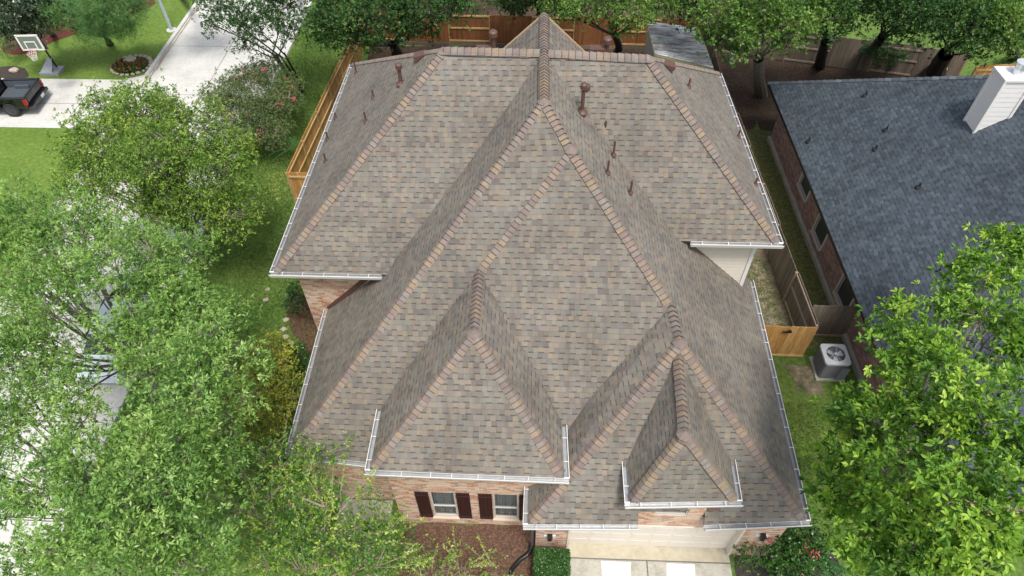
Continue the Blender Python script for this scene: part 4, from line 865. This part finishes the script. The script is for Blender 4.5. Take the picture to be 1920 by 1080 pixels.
# ------------------------------------------------------------------ foliage
def leaf_mesh(name, P, D, L, Wd, mat, parent, rndv, fold=.25, six=False, up=None, org=None):
    """P base points (n,3), D directions (n,3) unit"""
    n = len(P); L = np.broadcast_to(np.asarray(L, float), (n,))[:, None]; Wd = np.broadcast_to(np.asarray(Wd, float), (n,))[:, None]
    ref = up if up is not None else rng.normal(size=(n, 3))*.45+np.array([0, 0, 1.0])
    S = np.cross(D, ref); S /= np.linalg.norm(S, axis=1, keepdims=True)+1e-9; N = np.cross(S, D)
    if six:
        V = np.stack([P, P+D*L*.3+S*Wd*.5+N*Wd*fold, P+D*L*.7+S*Wd*.42+N*Wd*fold-N*L*.05, P+D*L-N*L*.12, P+D*L*.7-S*Wd*.42+N*Wd*fold-N*L*.05, P+D*L*.3-S*Wd*.5+N*Wd*fold], 1); k = 6
        base = (np.arange(n)*6)[:, None]; F = np.concatenate([base+np.array([[0, 1, 2, 3]]), base+np.array([[0, 3, 4, 5]])], 0); rv = np.concatenate([rndv, rndv])
    else:
        V = np.stack([P, P+D*L*.5+S*Wd*.5+N*Wd*fold, P+D*L-N*L*.08, P+D*L*.5-S*Wd*.5+N*Wd*fold], 1); k = 4
        F = (np.arange(n)*4)[:, None]+np.array([[0, 1, 2, 3]]); rv = rndv
    V = V.reshape(-1, 3); o_ = ORG[parent.name] if parent is not None else Vector(org or (0, 0, 0)); V = V-np.array(o_)
    me = bpy.data.meshes.new(name); nf = len(F)
    me.vertices.add(len(V)); me.vertices.foreach_set('co', V.astype(np.float32).ravel())
    me.loops.add(nf*4); me.loops.foreach_set('vertex_index', F.astype(np.int32).ravel())
    me.polygons.add(nf); me.polygons.foreach_set('loop_start', (np.arange(nf)*4).astype(np.int32)); me.polygons.foreach_set('loop_total', np.full(nf, 4, np.int32))
    me.materials.append(mat); a_ = me.attributes.new('rnd', 'FLOAT', 'FACE'); a_.data.foreach_set('value', rv.astype(np.float32))
    me.update(calc_edges=True); me.validate()
    o = bpy.data.objects.new(name, me); COL.objects.link(o)
    if parent is not None: o.parent = parent
    else: o.location = o_
    ORG[o.name] = o_; return o
def lobes_px(lst):
    out = []
    for px, py, z, rp in lst:
        c = at(px, py, z); d = (c-CP).dot(CD); out.append((c, rp*d/f_px))
    return out
def tree(name, label, cat, base, lobes, leaf, bark='bark', dens=26, ros=9, per=7, L=.12, Wd=.05, spread=.26, trunk=.18, up_bias=.35, flat=.8, stems=1, droop=.0, six=False, group=None, flowers=None, twig=.010, split=.35, outer=.5, rosr=.05, shoots=0, lob_flat=.75):
    base = Vector(base); base.z = 0; root = thing(name, base, label, cat, group)
    cen = sum((c for c, r in lobes), Vector())/len(lobes); zc = cen.z; tb = MB()
    fork = []
    for s_ in range(stems):
        off = Vector((random.uniform(-.12, .12), random.uniform(-.12, .12), 0))*(stems > 1)
        top = base.lerp(cen, split if stems == 1 else split*.8)+off*3; top.z = max(.4, zc*split)
        mid = (base+off).lerp(top, .5)+Vector((random.uniform(-.1, .1), random.uniform(-.1, .1), 0))
        tr0 = trunk/(stems**.4); tb.tube([base+off-U*.05, base+off+U*.15, mid, top], [tr0*1.35, tr0, tr0*.85, tr0*.7], 9, cap=False); fork.append((top, tr0*.62))
    CL = []; nodes = []
    for li, (c, r) in enumerate(lobes):
        f_, fr_ = fork[li % len(fork)]; q0 = f_.lerp(c, .4)+Vector((random.uniform(-.3, .3)*r, random.uniform(-.3, .3)*r, -.12*r)); e = c-U*r*.15
        rr_ = min(fr_, .03+.035*r); tb.tube([f_-U*.08, q0, e, c+U*r*.25], [rr_, rr_*.7, rr_*.4, .012], 6, cap=False)
        nd_ = [f_.lerp(q0, .6), q0, q0.lerp(e, .5), e, e.lerp(c+U*r*.25, .6)]; sub = []
        for k in range(7):
            a = random.uniform(0, 2*PI); el = random.uniform(-.35, .9); st_ = random.choice(nd_[1:4])
            en = c+Vector((math.cos(a)*math.cos(el)*r*.62, math.sin(a)*math.cos(el)*r*.62, math.sin(el)*r*.5)); md = st_.lerp(en, .5)+Vector((random.uniform(-.1, .1), random.uniform(-.1, .1), random.uniform(0, .15)))*r
            tb.tube([st_, md, en], [rr_*.38, rr_*.26, .01], 5, cap=False); sub += [md, en, md.lerp(en, .5)]
        nodes_l = nd_+sub; n = max(6, int(dens*r*r))
        v = rng.normal(size=(n, 3)); v /= np.linalg.norm(v, axis=1, keepdims=True); v[:, 2] = np.where((v[:, 2] < 0) & (rng.random(n) < up_bias+.3), -v[:, 2], v[:, 2])
        # lumpy radius
        ph = rng.random(6)*6.28; lump = 1+.20*np.sin(3*v[:, 0]*2+ph[0])+.20*np.sin(3*v[:, 1]*2+ph[1])+.16*np.sin(7*v[:, 0]+5*v[:, 1]+ph[2])
        rad = r*lump*(outer+(1-outer)*rng.random(n)**.6)
        pts = np.array(c)+v*rad[:, None]*np.array([1, 1, lob_flat])
        for p in pts:
            P = Vector(p); nn_ = min(nodes_l, key=lambda q: (q-P).length_squared); tb.tube([nn_, nn_.lerp(P, .55)+Vector((0, 0, random.uniform(-.03, .06)*r)), P], [twig*1.3, twig, twig*.5], 3, cap=False)
        CL.append(np.concatenate([pts, np.tile(np.array(c), (n, 1))], 1))
    C = np.concatenate(CL); n = len(C); cp, cc = C[:, :3], C[:, 3:]
    # rosettes
    rp = np.repeat(cp, ros, 0)+rng.normal(size=(n*ros, 3))*spread*np.array([1, 1, flat]); rcn = np.repeat(cc, ros, 0)
    outd = rp-rcn; outd /= np.linalg.norm(outd, axis=1, keepdims=True)+1e-9; outd[:, 2] += .35
    SH_ = None
    if shoots:
        k = shoots; idx = rng.integers(0, n, k); sp_l = []; sd_l = []
        for i in idx:
            o = cp[i]-cc[i]; o /= np.linalg.norm(o)+1e-9; o[2] = abs(o[2])*.6+.5; o += rng.normal(size=3)*.25; o /= np.linalg.norm(o); ln = rng.uniform(.5, 1.1)
            b0 = cp[i]; tb.tube([Vector(b0), Vector(b0+o*ln*.5), Vector(b0+o*ln+np.array([0, 0, -.05]))], [.012, .009, .004], 4, cap=False)
            m_ = int(ln*38); tt = rng.random(m_)[:, None]; sp_l.append(b0+o*ln*tt+rng.normal(size=(m_, 3))*.015); sd_l.append(np.tile(o, (m_, 1)))
        sp_a = np.concatenate(sp_l); sd_a = np.concatenate(sd_l)*.35+rng.normal(size=(len(sp_a), 3))*.8; sd_a /= np.linalg.norm(sd_a, axis=1, keepdims=True)
        SH_ = (sp_a, sd_a)
    m = len(rp); LP = np.repeat(rp, per, 0); OD = np.repeat(outd, per, 0)
    D = OD*.75+rng.normal(size=(m*per, 3))*.8; D[:, 2] -= droop; D /= np.linalg.norm(D, axis=1, keepdims=True)+1e-9
    LP = LP+D*rosr*rng.random((m*per, 1))
    rv = np.clip(np.repeat(rng.random(m)*.6+.2, per)+rng.normal(size=m*per)*.14+np.repeat(np.repeat(rng.normal(size=n)*.17, ros), per), 0, 1)
    if SH_: LP = np.concatenate([LP, SH_[0]]); D = np.concatenate([D, SH_[1]]); rv = np.concatenate([rv, .65+.35*rng.random(len(SH_[0]))])
    tb.build('trunk', M[bark], root)
    LL = L*(.7+.6*rng.random(len(LP))); leaf_mesh('crown', LP, D, LL, LL*Wd/L, M[leaf], root, rv, six=six)
    if flowers:
        mt, nf_, zmin = flowers; idx = rng.integers(0, n, nf_); o = cp[idx]-cc[idx]; o /= np.linalg.norm(o, axis=1, keepdims=True)+1e-9
        fp = cp[idx]+o*spread*.6; fp = np.repeat(fp, 26, 0)+rng.normal(size=(nf_*26, 3))*.06; fd = rng.normal(size=fp.shape); fd /= np.linalg.norm(fd, axis=1, keepdims=True)
        leaf_mesh('blossom', fp, fd, .07, .06, M[mt], root, rng.random(len(fp)))
    return root
def gxy(px, py, z): p = at(px, py, z); return (p.x, p.y, 0)
TG = 'leafy trees around the house'
tree('oak_tree', 'round crowned green oak overhanging the street, between the parked truck and the brown roof', 'tree', gxy(300, 330, 4.5),
     lobes_px([(270, 225, 6.5, 70), (200, 270, 5.8, 75), (345, 255, 6.2, 75), (240, 350, 5.2, 85), (380, 340, 5.5, 90), (170, 340, 5, 50), (330, 400, 4.6, 70), (430, 400, 4.6, 55), (300, 300, 6.6, 70), (430, 300, 5.4, 50), (215, 200, 6, 40)]), 'oak2', dens=64, ros=9, per=7, spread=.22, L=.10, Wd=.042)
tree('oak_tree', 'large light green oak filling the left edge of the photo above the hidden silver car', 'tree', gxy(180, 560, 6),
     lobes_px([(50, 420, 6.5, 80), (150, 455, 7, 80), (255, 500, 8, 85), (340, 480, 6.5, 55), (100, 560, 7.5, 85), (30, 540, 6.5, 60), (20, 660, 6.5, 70), (300, 560, 7.5, 70), (110, 690, 6, 50), (-20, 480, 6, 60), (50, 640, 6.4, 50), (150, 735, 6.2, 42), (235, 630, 7, 45), (60, 470, 6.5, 60)]), 'oak', dens=56, ros=10, per=8, spread=.19, L=.105, Wd=.036, split=.45, trunk=.26)
tree('oak_tree', 'light green oak nearest the left eaves of the brown roof, above the yellow shrub', 'tree', gxy(370, 740, 6),
     lobes_px([(345, 600, 7.5, 75), (390, 680, 8, 85), (300, 670, 7, 60), (340, 780, 8, 85), (410, 770, 7, 52), (300, 860, 8, 85), (405, 850, 6.5, 60), (420, 600, 6.5, 45)]), 'oak', dens=56, ros=10, per=8, spread=.19, L=.105, Wd=.036, split=.45, trunk=.24)
tree('oak_tree', 'large light green oak in the bottom left corner, grey limbs showing over the street', 'tree', gxy(150, 900, 6),
     lobes_px([(60, 750, 6, 60), (150, 790, 6.2, 45), (190, 890, 7.5, 80), (90, 920, 7, 65), (20, 950, 6.5, 45), (260, 960, 8, 90), (150, 1010, 8, 85), (60, 1060, 7.5, 60), (340, 960, 7, 70), (360, 1050, 7.5, 80), (250, 1070, 8, 80), (10, 800, 6, 40), (110, 850, 6.5, 40), (-30, 880, 6, 70)]), 'oak', dens=54, ros=10, per=8, spread=.19, L=.105, Wd=.036, split=.45, trunk=.28)
tree('elm_tree', 'twiggy lime green tree with long shoots at the left front corner of the house', 'tree', gxy(590, 990, 2.5),
     lobes_px([(590, 890, 3.4, 55), (520, 880, 3.4, 70), (700, 1010, 2.8, 60), (610, 1000, 4.2, 90), (500, 990, 4.2, 90), (720, 1040, 3, 60), (420, 930, 3.6, 60), (560, 1070, 4.5, 90), (660, 1070, 4, 70)]), 'elm', dens=60, ros=8, per=7, spread=.2, L=.075, Wd=.035, shoots=130, twig=.011, bark='tbark', split=.25, outer=.35)
tree('shrub', 'yellow olive leafed shrub beside the lower left gutter of the brown roof', 'shrub', gxy(500, 720, 1),
     lobes_px([(505, 695, 2.6, 55), (540, 745, 2.3, 42), (475, 740, 2.8, 52), (500, 800, 1.8, 45), (510, 655, 1.8, 26), (455, 810, 1.8, 40)]), 'yellow', dens=90, ros=8, per=7, spread=.16, L=.07, Wd=.04, bark='tbark', stems=3, trunk=.06, split=.25)
tree('shrub', 'small round dark green shrub between the side mulch bed and the yellow olive shrub', 'shrub', gxy(545, 662, .6),
     lobes_px([(540, 664, 1.1, 22), (562, 675, 1.0, 20)]), 'hedge', dens=150, ros=10, per=7, spread=.1, L=.06, Wd=.04, stems=2, trunk=.03, split=.2)
tree('shrub', 'dark shrub against the left brick wall below the upper eave', 'shrub', gxy(548, 560, .5),
     lobes_px([(548, 565, 1.1, 20), (556, 545, 1.0, 16)]), 'live', dens=150, ros=8, per=7, spread=.1, L=.06, Wd=.03, stems=2, trunk=.03, split=.2)
tree('hickory_tree', 'large bright yellow green broad leaved tree filling the bottom right corner over the slate roof', 'tree', gxy(1800, 800, 5),
     lobes_px([(1590, 790, 6.8, 62), (1660, 650, 7.2, 55), (1740, 700, 8.3, 85), (1850, 640, 8.6, 100), (1840, 520, 8, 60), (1900, 480, 8, 60), (1700, 810, 8, 85), (1850, 790, 9.2, 110), (1590, 930, 6.8, 75), (1700, 940, 8.5, 90), (1830, 960, 9.5, 110), (1640, 1040, 7.5, 75), (1760, 1060, 8.5, 90), (1930, 900, 9, 90), (1690, 590, 7, 28), (1780, 570, 7.4, 28), (1560, 850, 6, 45)]), 'hick', dens=22, ros=16, per=7, spread=.21, L=.128, Wd=.054, six=True, droop=.25, split=.5, trunk=.3, rosr=.04, outer=.45, up_bias=.5)
tree('crape_myrtle', 'dark leafed tree with many thin stems overhanging the top of the street', 'tree', gxy(563, 172, 0),
     lobes_px([(420, 20, 5.2, 34), (470, 40, 5.5, 42), (520, 20, 5.5, 40), (470, 85, 4.4, 22), (540, 60, 5, 25), (400, 45, 4.6, 20)]), 'live', dens=46, ros=9, per=7, spread=.24, L=.11, Wd=.05, stems=6, trunk=.14, bark='dbark', split=.55)
tree('live_oak', 'dense dark green live oak over the corner where the tan and brown fences meet', 'tree', gxy(745, 104, 0),
     lobes_px([(590, 40, 6, 36), (640, 25, 6.5, 50), (710, 25, 7, 55), (640, 75, 5.4, 30), (775, 20, 6.8, 50), (700, 65, 5.5, 34), (755, 55, 5.2, 28), (840, 20, 6.5, 38), (870, 8, 6, 36), (605, 70, 5, 22), (800, 50, 5, 24)]), 'live', dens=40, ros=9, per=7, spread=.24, L=.12, Wd=.06, trunk=.3, bark='dbark', split=.4)
tree('live_oak', 'medium green tree behind the back fence just right of the roof peak', 'tree', gxy(1160, 96, 0),
     lobes_px([(1090, 22, 6, 36), (1140, 15, 6.3, 40), (1190, 28, 5.8, 32), (1235, 12, 5.6, 34), (1160, 52, 5, 18), (1040, 12, 5.6, 32)]), 'back', dens=40, ros=9, per=7, spread=.22, L=.12, Wd=.06, trunk=.22, bark='dbark', split=.5)
tree('live_oak', 'tall grey trunked tree standing right behind the slate roof corner beside the side fence', 'tree', gxy(1425, 178, 0),
     lobes_px([(1350, 30, 7, 50), (1400, 55, 7, 45), (1430, 20, 7.6, 55), (1480, 45, 7, 45), (1520, 30, 7, 45), (1380, 95, 5.8, 28), (1475, 85, 6, 24), (1330, 70, 6, 28)]), 'back', dens=40, ros=9, per=7, spread=.24, L=.13, Wd=.065, trunk=.34, split=.62)
tree('pine_tree', 'bushy pine with soft light green needles over the red mulch bed, top left', 'tree', gxy(200, 70, .5),
     lobes_px([(190, 45, 3.2, 32), (135, 25, 3.6, 32), (210, 10, 4.4, 36), (110, 5, 4.2, 30), (165, 62, 2, 22), (228, 55, 2.0, 24), (170, 0, 5, 36), (250, 15, 3.4, 26), (95, 40, 2.6, 22)]), 'pine', dens=60, ros=14, per=12, spread=.26, L=.2, Wd=.014, bark='dbark', split=.35)
tree('magnolia_tree', 'dark glossy leaved tree in the top left corner behind the basketball hoop', 'tree', gxy(98, 65, 0),
     lobes_px([(30, 20, 4.4, 36), (65, 35, 3.6, 32), (20, 55, 3, 26), (90, 8, 4.2, 30), (60, 62, 2.4, 20)]), 'mag', dens=44, ros=8, per=7, spread=.22, L=.15, Wd=.075, bark='bark', split=.35)
tree('shrub', 'grey green feathery shrub at the left edge above the basketball hoop', 'shrub', gxy(25, 85, .3),
     lobes_px([(22, 75, 1.3, 20), (38, 68, 1.1, 13), (8, 90, 1, 14)]), 'myrtle', dens=60, ros=9, per=9, spread=.16, L=.12, Wd=.02, stems=3, trunk=.04, split=.25)
for i, (px, py, z, r, lb_) in enumerate(((1560, 15, 7, 60, 'dark tree behind the grey back fence, left of the patch of bright grass'), (1690, 20, 7, 62, 'dark green tree overhanging the bright grass beyond the grey back fence'), (1800, 45, 7.5, 70, 'thick dark trunked tree in front of the grey back fence, left of the white chimney'), (1895, 45, 7.5, 66, 'green tree in the top right corner above the white chimney'))):
    bs = [(1535, 128), (1625, 105), (1752, 142), (1900, 110)][i]
    tree('live_oak', lb_, 'tree', gxy(*bs, 0), lobes_px([(px, py, z, r*.75), (px-r*.6, py-10, z, r*.6), (px+r*.6, py, z-.5, r*.6), (px-r*.2, py+r*.55, z-1.2, r*.42), (px+r*.5, py+r*.6, z-1.5, r*.38), (px, py-r, z, r*.7)]), 'live' if i != 3 else 'back', dens=38, ros=8, per=7, spread=.26, L=.13, Wd=.065, trunk=.3 if i != 2 else .5, bark='dbark', split=.5, group=TG)
for (px, py, z, r, lb_) in ((560, -45, 7, 60, 'dark tree at the top edge beyond the end of the back lawn'), (850, -55, 7, 70, 'dark tree at the top edge beyond the teal building'), (1080, -60, 7, 70, 'dark tree at the top edge beyond the roof peak'), (1450, -60, 8, 80, 'dark tree at the top edge behind the tall grey trunked tree'), (1650, -60, 8, 80, 'dark tree at the top edge beyond the patch of bright grass'), (1850, -50, 8, 80, 'dark tree at the top edge beyond the white chimney'), (960, 2, 4, 34, 'dark shrubby tree left of the roof peak behind the brown fence'), (1010, -2, 4, 30, 'dark bush directly behind the roof peak'), (1290, 0, 5, 45, 'bare twigged dark tree above the metal shed'), (720, -30, 6, 50, 'dark tree behind the live oak at the top edge'), (340, -40, 5, 40, 'tree beyond the top of the street'),):
    tree('background_tree', lb_, 'tree', gxy(px, py+35, 0), lobes_px([(px, py, z, r), (px-r*.8, py-8, z, r*.8), (px+r*.8, py-5, z, r*.8)]), 'live', dens=34, ros=7, per=7, spread=.26, L=.14, Wd=.07, trunk=.2, bark='dbark', split=.5)
tree('crape_myrtle', 'airy crape myrtle with pink blossoms between the street and the tan fence', 'tree', gxy(495, 200, 0),
     lobes_px([(450, 165, 2.8, 42), (500, 140, 2.8, 40), (425, 205, 2.6, 38), (480, 205, 2.6, 42), (530, 190, 2.4, 34), (460, 245, 2.2, 38), (515, 245, 2, 34), (400, 185, 2.4, 24), (545, 160, 2.4, 22)]), 'myrtle', dens=80, ros=9, per=8, spread=.2, L=.075, Wd=.035, stems=7, trunk=.12, bark='tbark', split=.3, flowers=('pink', 34, 0), outer=.3)
tree('shrub', 'spiky young shrub with upright lime shoots in the front mulch bed', 'shrub', gxy(870, 1075, .3),
     lobes_px([(865, 1060, 1.2, 34), (810, 1075, 1.2, 34), (930, 1075, 1.1, 24)]), 'elm', dens=40, ros=5, per=6, spread=.14, L=.07, Wd=.03, stems=3, trunk=.03, bark='tbark', split=.2, shoots=26)
tree('rose_bush', 'rose bush with pink blooms at the right end of the garage front', 'bush', gxy(1480, 1020, .4),
     lobes_px([(1470, 1010, 1.1, 42), (1515, 1030, 1.2, 42), (1460, 1055, .9, 32), (1410, 1050, .8, 22), (1500, 1070, 1, 40)]), 'hedge', dens=90, ros=8, per=7, spread=.14, L=.075, Wd=.045, stems=3, trunk=.03, split=.2, flowers=('rose', 6, 0))
for px, py in ((1450, 1050), (1520, 1000), (1500, 1065), (1415, 1065)):
    pass
# clipped hedge
hd = thing('hedge', gxy(1036, 1050, 0), 'small clipped boxwood hedge block at the left of the garage drive', 'hedge')
x0_, x1_, y0_, y1_, zh = at(1004, 1040, .8).x, at(1066, 1040, .8).x, at(1035, 1120, .8).y, at(1035, 1029, .85).y, .85
n = 26000; P = np.stack([rng.uniform(x0_, x1_, n), rng.uniform(y0_, y1_, n), rng.uniform(.05, zh, n)], 1)
fc = rng.integers(0, 5, n); P[fc <= 1, 2] = zh+rng.normal(size=(fc <= 1).sum())*.025; P[fc == 2, 0] = x0_+rng.normal(size=(fc == 2).sum())*.02; P[fc == 3, 0] = x1_+rng.normal(size=(fc == 3).sum())*.02; P[fc == 4, 1] = y1_
D = rng.normal(size=(n, 3))+np.array([0, 0, .5]); D /= np.linalg.norm(D, axis=1, keepdims=True)
leaf_mesh('foliage', P, D, .045, .03, M['hedge'], hd, rng.random(n))
q = MB(); q.box(((x0_+x1_)/2, (y0_+y1_)/2, zh/2-.03), (x1_-x0_-.08, y1_-y0_-.08, zh-.1)); q.build('branches', M['dbark'], hd)
# ferns by the roses and arching fronds over the tan fence
def fern(name, c, n_fr, ln, label, arch=.5, spread_el=(.3, .9), az=None, z0=0.1, mat='fern', lf=.13):
    c = Vector(c); o = thing(name, c, label, 'fern'); PP, DD = [], []; st = MB()
    for k in range(n_fr):
        a = random.uniform(0, 2*PI) if az is None else random.uniform(*az); el = random.uniform(*spread_el); l_ = ln*random.uniform(.7, 1.2); pts = []
        for j in range(13):
            t = j/12; hor = l_*t; zz = z0+l_*(math.tan(el)*t*.8-arch*t*t*1.3); pts.append(c+Vector((math.cos(a)*hor, math.sin(a)*hor, max(.03, zz))))
        st.tube(pts, [.006]*13, 4, cap=False)
        for j in range(1, 13):
            for jj in range(3):
                p = pts[j-1].lerp(pts[j], jj/3); t = (j+jj/3)/13; td = (pts[j]-pts[j-1]).normalized(); sd_ = td.cross(U).normalized()
                for sg in (1, -1): PP.append(p); DD.append(sd_*sg+td*.35+U*random.uniform(-.1, .1))
    st.build('stem', M['fern'], o); PP = np.array([tuple(p) for p in PP]); DD = np.array([tuple(p) for p in DD]); DD /= np.linalg.norm(DD, axis=1, keepdims=True)
    leaf_mesh('frond', PP, DD, ln*lf, ln*lf*.27, M[mat], o, rng.random(len(PP)), fold=.05); return o
fern('fern', gxy(1450, 1060, 0), 9, .8, 'arching fern in front of the rose bush'); fern('fern', gxy(1525, 1050, 0), 9, .9, 'fern at the right of the rose bush under the bright green tree')
fern('fern', gxy(1480, 1085, 0), 9, .8, 'fern at the bottom edge below the rose bush')
fern('vine', gxy(565, 288, 1.2), 7, 1.7, 'long arching fronds reaching over the tan fence from beside the eave', arch=.35, spread_el=(.2, .6), az=(2.0, 4.2), z0=1.6, lf=.045)
# hanging ferns and plants at the back right fence
for px, py, z, lb_ in ((1690, 110, 1.4, 'bright green fern hanging on the grey back fence, right of the dark shrub'), (1630, 95, 1.4, 'bright green fern hanging on the grey back fence, left of the dark shrub')):
    p = at(px, py, z); fern('hanging_fern', p, 26, .5, lb_, arch=.7, spread_el=(.1, 1.2), z0=0)
tree('shrub', 'dark shrub between the hanging ferns at the foot of the grey back fence', 'shrub', gxy(1655, 130, 0), lobes_px([(1655, 110, 1.4, 24), (1645, 85, 2.2, 20)]), 'live', dens=80, ros=8, per=7, spread=.14, L=.08, Wd=.04, stems=2, trunk=.05, split=.3)
# flower bed of the far lawn
fb = at(248, 124); bed = thing('flower_bed', fb, 'oval flower bed ringed with stones on the far lawn near the drive corner', 'flower bed')
q = MB(); n = 24; rx, ry = 1.05, 1.0
q.face([fb+Vector((math.cos(k*2*PI/n)*rx, math.sin(k*2*PI/n)*ry, .03)) for k in range(n)]); q.build('soil', M['blackmulch'], bed)
for k in range(22):
    a = k*2*PI/22; q = rock('edging_stone', fb+Vector((math.cos(a)*rx, math.sin(a)*ry, .07)), random.uniform(.09, .14), None, parent=bed)
rock('boulder', fb+Vector((-.1, .25, .2)), .34, None, parent=bed)
n = 3200; a = rng.random(n)*6.28; r_ = np.sqrt(rng.random(n)); P = np.stack([fb.x+np.cos(a)*r_*rx*.95, fb.y-.25+np.sin(a)*r_*ry*.7, .05+rng.random(n)*.22], 1); D = rng.normal(size=(n, 3))+np.array([0, 0, .8]); D /= np.linalg.norm(D, axis=1, keepdims=True)
leaf_mesh('foliage', P, D, .11, .06, M['hedge'], bed, rng.random(n)); k = rng.choice(n, 320); P2 = P[k]; P2[:, 2] = .2+rng.random(320)*.12; leaf_mesh('blossom', P2, D[k], .08, .07, M['redf'], bed, rng.random(320))
# small yard things
q = MB(); p = at(1371, 118); q.box(p+U*.3, (.3, .3, .6)); q.box(p+U*.62, (.34, .34, .05)); o = q.build('utility_box', M['ltmetal'], None, org=p); tag(o, 'small pale green utility box on the bare soil behind the side fence', 'utility box')
p = at(1766, 132, 1.2); q = MB(); q.box(p, (.22, .2, .3)); q.face([p+Vector((-.17, -.15, .13)), p+Vector((.17, -.15, .13)), p+Vector((.17, 0, .28)), p+Vector((-.17, 0, .28))]); q.face([p+Vector((-.17, .15, .13)), p+Vector((.17, .15, .13)), p+Vector((.17, 0, .28)), p+Vector((-.17, 0, .28))]); o = q.build('birdhouse', M['tanrail'], None, org=p); tag(o, 'small tan birdhouse on the thick dark trunk by the grey back fence', 'birdhouse')
p = at(1600, 128); q = MB(); q.tube([p, p+U*.35, p+U*.4], [.1, .14, .15], 12); o = q.build('flower_pot', M['stone'], None, org=p); tag(o, 'small pale pot at the foot of the grey back fence', 'pot')
p = at(1912, 138, 1.0); q = MB(); q.tube([Vector((p.x, p.y, .2)), Vector((p.x, p.y, 1.0))], [.28, .3], 16); q.tube([Vector((p.x, p.y, 1.0)), Vector((p.x, p.y, 1.15)), Vector((p.x, p.y, 1.25))], [.31, .25, .1], 16); o = q.build('barbecue_grill', M['black'], None, org=(p.x, p.y, 0)); tag(o, 'round black barbecue behind the white chimney at the right edge', 'barbecue')
for i, (px, py) in enumerate(((537, 600), (533, 618), (536, 632), (546, 643))):
    o = rock('edging_stone', at(px, py)+U*.03, .11, ('pale edging stone at the far end of the side mulch bed', 'pale edging stone of the side mulch bed, second from its far end', 'pale edging stone of the side mulch bed, third from its far end', 'pale edging stone at the near end of the side mulch bed')[i], group='edging stones of the side mulch bed')
for px, py, lb_ in ((502, 543, 'pale flat stone on the left lawn nearest the brown roof eave'), (499, 562, 'pale flat stone on the left lawn, nearer the camera of the two')):
    rock('stepping_stone', at(px, py)+U*.02, .10, lb_, sq=.2)
# ------------------------------------------------------------------ grass blades
def grass(boxes, dens, mat, name='grass'):
    PP = []
    for x0_, x1_, y0_, y1_ in boxes:
        n = int((x1_-x0_)*(y1_-y0_)*dens); PP.append(np.stack([rng.uniform(x0_, x1_, n), rng.uniform(y0_, y1_, n), np.zeros(n)+.01], 1))
    P = np.concatenate(PP); n = len(P); D = rng.normal(size=(n, 3))*.55; D[:, 2] = 1; D /= np.linalg.norm(D, axis=1, keepdims=True)
    o = leaf_mesh(name, P, D, .05+.05*rng.random(n), .022, mat, None, rng.random(n), up=rng.normal(size=(n, 3))); o['kind'] = 'stuff'; tag(o, 'short green lawn grass around the houses', 'grass')
grass([(-14.5, -7.7, 9, 22.8), (-14.5, -11.1, 22.8, 38), (7.7, 11.6, 8, 13), (8, 9.8, 15.4, 20)], 420, M['grassb'])
